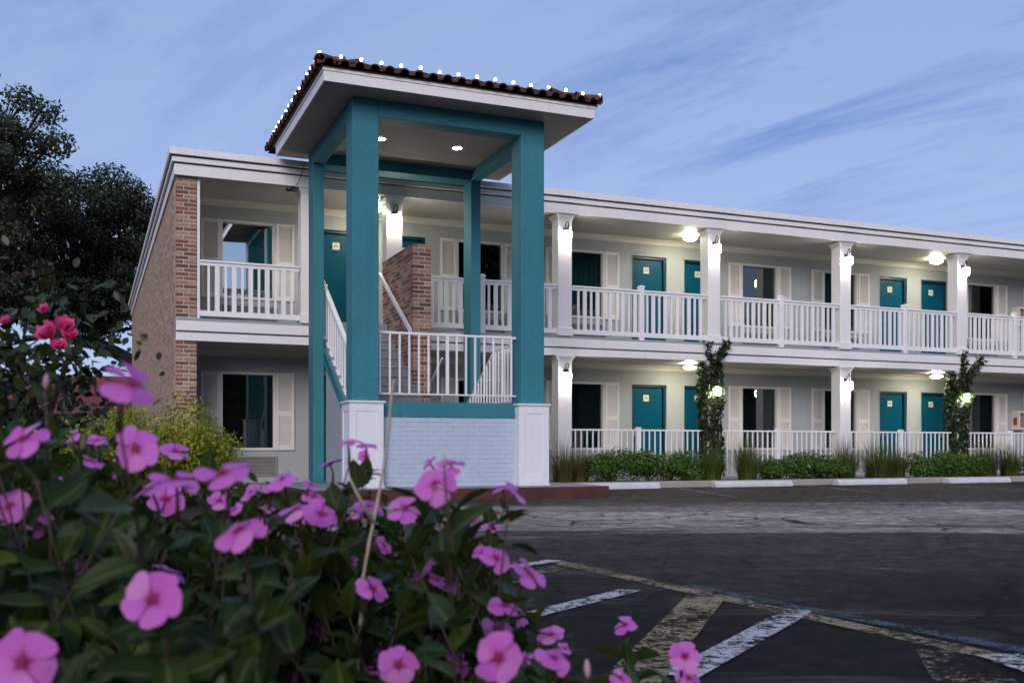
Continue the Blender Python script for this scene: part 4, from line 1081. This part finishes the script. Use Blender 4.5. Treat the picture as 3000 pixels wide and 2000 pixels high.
EYE = MB().lathe([(.02,-.9),(.035,-.25),(.06,-.02),(.10,.012),(.05,.02),(.02,.01)], (0,0,0), 10).mesh('eye', M['eye'], smooth=True)
BUD = MB().lathe([(.03,0),(.10,.15),(.16,.42),(.12,.75),(.03,1.0)], (0,0,0), 8).mesh('bud', M['budpink'], smooth=True)
roots = [ray(150, 1900, .95), ray(850, 1900, 1.05), ray(1330, 1900, 1.0)]
names = ['large periwinkle plant with pink-purple flowers filling the lower left corner', 'periwinkle plant with pink-purple flowers in the middle foreground, by the dry stalk', 'low periwinkle plant with pink flowers reaching over the painted parking lines']
PL = []
for r_, nm in zip(roots, names):
    PL.append(thing('periwinkle_plant', nm, 'flowering plant', (r_.x, r_.y, .09), 'periwinkles in the foreground bed'))
def plant_for(u): return 0 if u < 560 else 1 if u < 1130 else 2
leafs = [[] for _ in PL]; stems = [MB() for _ in PL]
CAMP = Vector((0,0,HC)); RGT = Vector((cos(THETA), -sin(THETA), 0)); FWD = Vector((sin(THETA), cos(THETA), 0)); UP = Vector((0,0,1))
def add_leaf(pi_, base, direction, normal, length):
    y = Vector(direction).normalized(); z = Vector(normal); z = (z - y*z.dot(y)); z = z.normalized() if z.length > 1e-4 else y.orthogonal().normalized()
    c_ = Vector(base)+y*length*.5; dep = c_.dot(FWD)
    if dep > .2:
        pu, pv = CX+FPX*c_.dot(RGT)/dep, HY-FPX*(c_.z-HC)/dep
        for (fu, fv, fd, fp) in FPOS:
            if abs(pu-fu) < fp*.5+30 and abs(pv-fv) < fp*.42+22 and dep < fd-.005: return
    x = y.cross(z); m_ = Matrix((x, y, z)).transposed(); leafs[pi_].append((Vector(base), m_, length))
def shoot(pi_, tip, root, nleaf, lead, lsz):
    tip = Vector(tip); mid = root.lerp(tip, .55) + Vector((random.uniform(-.05,.05), random.uniform(-.05,.05), .04)); 
    pts = []
    for i in range(9):
        f = i/8; pts.append((1-f)**2*root + 2*f*(1-f)*mid + f*f*tip)
    stems[pi_].tube(pts, [.0022-.0012*i/8 for i in range(9)], 5)
    ax = (pts[-1]-pts[-3]).normalized(); side = ax.orthogonal().normalized(); L_ = .20+.04*random.random()
    total = (tip-root).length
    for k in range(nleaf//2):
        f = 1 - (k/(nleaf/2))*min(.8, L_*1.25/total) - .015; p = (1-f)**2*root + 2*f*(1-f)*mid + f*f*tip
        a = k*pi/2+random.uniform(-.3,.3)+lead; sd = Matrix.Rotation(a, 3, ax) @ side
        for s in (1, -1):
            droop = random.uniform(.1,1.3)-.04*k
            d = sd*s + ax*droop + Vector((0,0,random.uniform(-.25,.25)))
            add_leaf(pi_, p+d*.004, d, ax+Vector((random.uniform(-.6,.6),random.uniform(-.9,.3),.4))+sd*s*-.3, lsz*random.uniform(.7,1.15)*(.55 if k == 0 else 1))
def top(u):   # outline of the foliage mass in the photograph
    xs = [-700,0,120,330,500,700,900,1050,1200,1330,1420,1500,1600,1700,1850,2050,2150]
    ys = [1150,1225,1255,1275,1340,1395,1420,1420,1450,1500,1590,1680,1880,1955,1975,1990,2050]
    return float(np.interp(u, xs, ys))
# flowers: photo pixel (2352 px wide view), apparent width, attitude (toward camera, sideways)
FL = [(305,880,150,.25,.5),(55,1005,115,.45,-.2),(312,1030,112,.85,.0),(402,1036,72,.3,.3),(512,1085,132,.30,-.1),(405,1100,118,.28,.1),(345,1122,105,.25,-.3),
      (382,1146,84,.75,.2),(22,1160,95,.95,.1),(85,1214,55,.3,.5),(648,1098,80,.3,-.1),(842,1020,58,.15,.1),(798,1016,46,.15,-.2),(757,1061,62,.15,-.2),(836,1047,30,.8,0),
      (1000,1112,108,.85,-.1),(1036,1066,76,.4,.1),(928,1166,84,.35,.2),(1190,1132,84,.25,.8),(1152,1116,60,.2,-.3),(740,1180,82,.6,.25),(682,1166,88,.3,-.2),(722,1140,58,.4,.2),
      (846,1163,74,.3,.0),(812,1180,46,.2,-.3),(547,1214,132,.28,-.35),(604,1206,58,.5,.4),(882,1250,52,.5,.8),(1140,1280,84,.5,.3),(1217,1316,90,.3,.6),(1108,1268,56,.4,-.2),
      (350,1376,140,.95,-.05),(388,1312,92,.1,.2),(856,1350,88,.35,.5),(1032,1340,62,.5,.3),(1005,1330,50,.3,.5),(52,1520,165,.9,.15),(722,1442,72,.2,.2),(915,1526,102,.8,.2),(880,1500,60,.3,-.4),
      (1145,1510,122,.98,.0),(1160,1388,88,.15,.1),(1140,1442,80,.4,.2),(1265,1456,70,.35,.0),(1272,1508,96,.35,.25),(1062,1530,48,.6,.4),(1436,1433,62,.3,-.1),(1573,1506,78,.7,.1),(1582,1553,66,.6,.2),(1425,1556,56,.4,0),
      (140,1298,28,.8,0),(186,1304,34,.8,0),(660,1556,48,.6,0),(215,1058,52,.3,.5),(985,1060,44,.2,-.6),(1298,1488,40,.4,.5),(690,1192,50,.4,0),(620,1118,50,.2,.1),(505,1150,56,.5,.2),(540,1168,40,.6,-.2)]
fr = random.Random(5)
while len(FL) < 100:
    fu = fr.uniform(-20, 1250); ft = float(np.interp(fu, [0,100,260,400,550,700,820,950,1050,1120,1260], [960,985,1015,1060,1085,1110,1125,1120,1150,1190,1480])); fv = ft+(1540-ft)*fr.random()**1.7
    if fv > 1568 or any(abs(fu-q[0]) < 38 and abs(fv-q[1]) < 26 for q in FL): continue
    FL.append((fu, fv, fr.uniform(40, 66), fr.uniform(.12,.75), fr.uniform(-.6,.6)))
def fdist(D, face):
    d = min(1.5, max(.66, FPX*.043/(D*1.27551)))
    return 1.25 if (D < 60 and face < .7 and d > 1.45) else d
FPOS = [(a*1.27551, b*1.27551, fdist(D, f), D*1.27551) for (a, b, D, f, _) in FL[:60]]
nsh = 0
while nsh < 560:
    u = random.uniform(-420, 1640); t_ = top(u); v = t_ + (2350-t_)*random.random()**1.05
    d = random.uniform(.80, 1.5) if u < 1250 else random.uniform(.85, 1.25)
    if v > 1800: d = random.uniform(.72, 1.2)
    for (fu, fv, fd, fp) in FPOS:
        if abs(u-fu) < fp*.6+55 and -fp*.5-110 < v-fv < fp*.5+70 and d < fd+.06: d = fd+random.uniform(.08,.35)
    tip = ray(u, v, d)
    if tip.z < .2: continue
    pi_ = plant_for(u); root = Vector((roots[pi_].x, roots[pi_].y, .09)) + Vector((random.uniform(-.25,.25), random.uniform(-.15,.25), 0))
    shoot(pi_, tip, root, random.choice((12,14,16)), random.uniform(0,3), random.uniform(.036,.052)); nsh += 1
for (uu, vv, D, face, sd) in FL:
    u, v, Dp = uu*1.27551, vv*1.27551, D*1.27551
    dist = fdist(D, face); rad = Dp/FPX*dist*.50
    p = ray(u, v, dist); pi_ = plant_for(u)
    nrm = (UP*(1-face*.75) - FWD*face + RGT*sd + Vector((random.uniform(-.08,.08), random.uniform(-.08,.08), 0))).normalized()
    q = nrm.to_track_quat('Z', 'Y').to_matrix() @ Matrix.Rotation(random.uniform(0, 6.28), 3, 'Z')
    fl = bpy.data.objects.new('flower', EYE); link(fl, PL[pi_], p); fl.rotation_euler = q.to_euler(); fl.scale = (rad,)*3
    for k in range(5):
        o = bpy.data.objects.new('petal', PET); COL.objects.link(o); o.parent = fl
        o.rotation_euler = (radians(random.uniform(-24,12)), radians(random.uniform(-14,14)), 2*pi*k/5+random.uniform(-.09,.09)); o.scale = (random.uniform(.94,1.12), random.uniform(.92,1.06), 1)
    root = Vector((roots[pi_].x, roots[pi_].y, .09)) + Vector((random.uniform(-.22,.22), random.uniform(-.1,.22), 0))
    neck = p - nrm*rad*.85
    tipp = neck - UP*.018
    stems[pi_].tube([tipp, neck, p-nrm*rad*.3], [.0022,.0016,.0013], 5)
    shoot(pi_, tipp, root, 18, random.uniform(0,3), random.uniform(.042,.056))
for (uu, vv, D) in ((104,882,34),(320,1490,44),(1350,1545,40),(520,1130,26),(1020,1055,24)):
    dist = .9; p = ray(uu*1.2755, vv*1.2755+15, dist); pi_ = plant_for(uu*1.2755); h = D*1.2755/FPX*dist*1.1
    b_ = bpy.data.objects.new('bud', BUD); link(b_, PL[pi_], p); b_.scale = (h*1.2, h*1.2, h); b_.rotation_euler = (random.uniform(-.3,.3), random.uniform(-.3,.3), 0)
    root = Vector((roots[pi_].x, roots[pi_].y, .09)); shoot(pi_, p, root, 10, random.uniform(0,3), .046)
for i, pl in enumerate(PL):
    build('stem', stems[i], M['stemred'], pl, smooth=True)
    ls = sorted(leafs[i], key=lambda l: (l[0]-CAMP).length/l[2])
    for (p, m_, s) in ls[:300]:
        o = bpy.data.objects.new('leaf', random.choice(LEAF_ME)); link(o, pl, p); o.rotation_euler = m_.to_euler(); o.scale = (s,)*3
    rest = ls[300:]
    if rest:
        V = []; F = []; UVs = []
        for (p, m_, s) in rest:
            b0 = len(V); mm = np.array(m_)
            V += [tuple(x) for x in (LV @ mm.T)*s+np.array(p)-np.array(WLOC[pl.name])]
            F += [tuple(b0+i_ for i_ in f) for f in LF]
        me = bpy.data.meshes.new('foliage'); me.from_pydata(V, [], F); me.materials.append(M['vleaf'])
        ul = me.uv_layers.new(name='UVMap'); idx = np.zeros(len(me.loops), np.int32); me.loops.foreach_get('vertex_index', idx)
        ul.data.foreach_set('uv', np.tile(np.array(LUV), (len(rest),1))[idx].ravel())
        me.polygons.foreach_set('use_smooth', [True]*len(me.polygons))
        o = bpy.data.objects.new('foliage', me); link(o, pl, WLOC[pl.name]); o['kind'] = 'stuff'
# dry stalk
SD = 1.22
pts = [ray(1062, 1700, SD), ray(1082, 1588, SD), ray(1106, 1470, SD), ray(1127, 1352, SD), ray(1139, 1250, SD), ray(1147, 1160, SD), ray(1155, 1112, SD)]
ds = thing('dry_stalk', 'pale dry stalk standing up among the periwinkles before the brick wall', 'plant stalk', (pts[0].x, pts[0].y, .09))
low = Vector((pts[0].x-.02, pts[0].y+.02, .08))
mb = MB(); full = [low]+pts; fine = []
for a, b in zip(full[:-1], full[1:]):
    for k in range(4): fine.append(a.lerp(b, k/4))
fine.append(full[-1])
mb.tube(fine, [  .0023*(1.3 if i % 4 == 0 else 1)*(1-.35*i/len(fine)) for i in range(len(fine))], 7)
build('stem', mb, M['dryst'], ds, smooth=True)
build('twig', MB().tube([ray(1094,1530,SD), ray(1050,1452,SD-.01), ray(1025,1400,SD-.02)], [.0028,.0022,.0012], 5), M['dryst'], ds, smooth=True)
print('tiles', cnt, 'objects', len(bpy.data.objects))
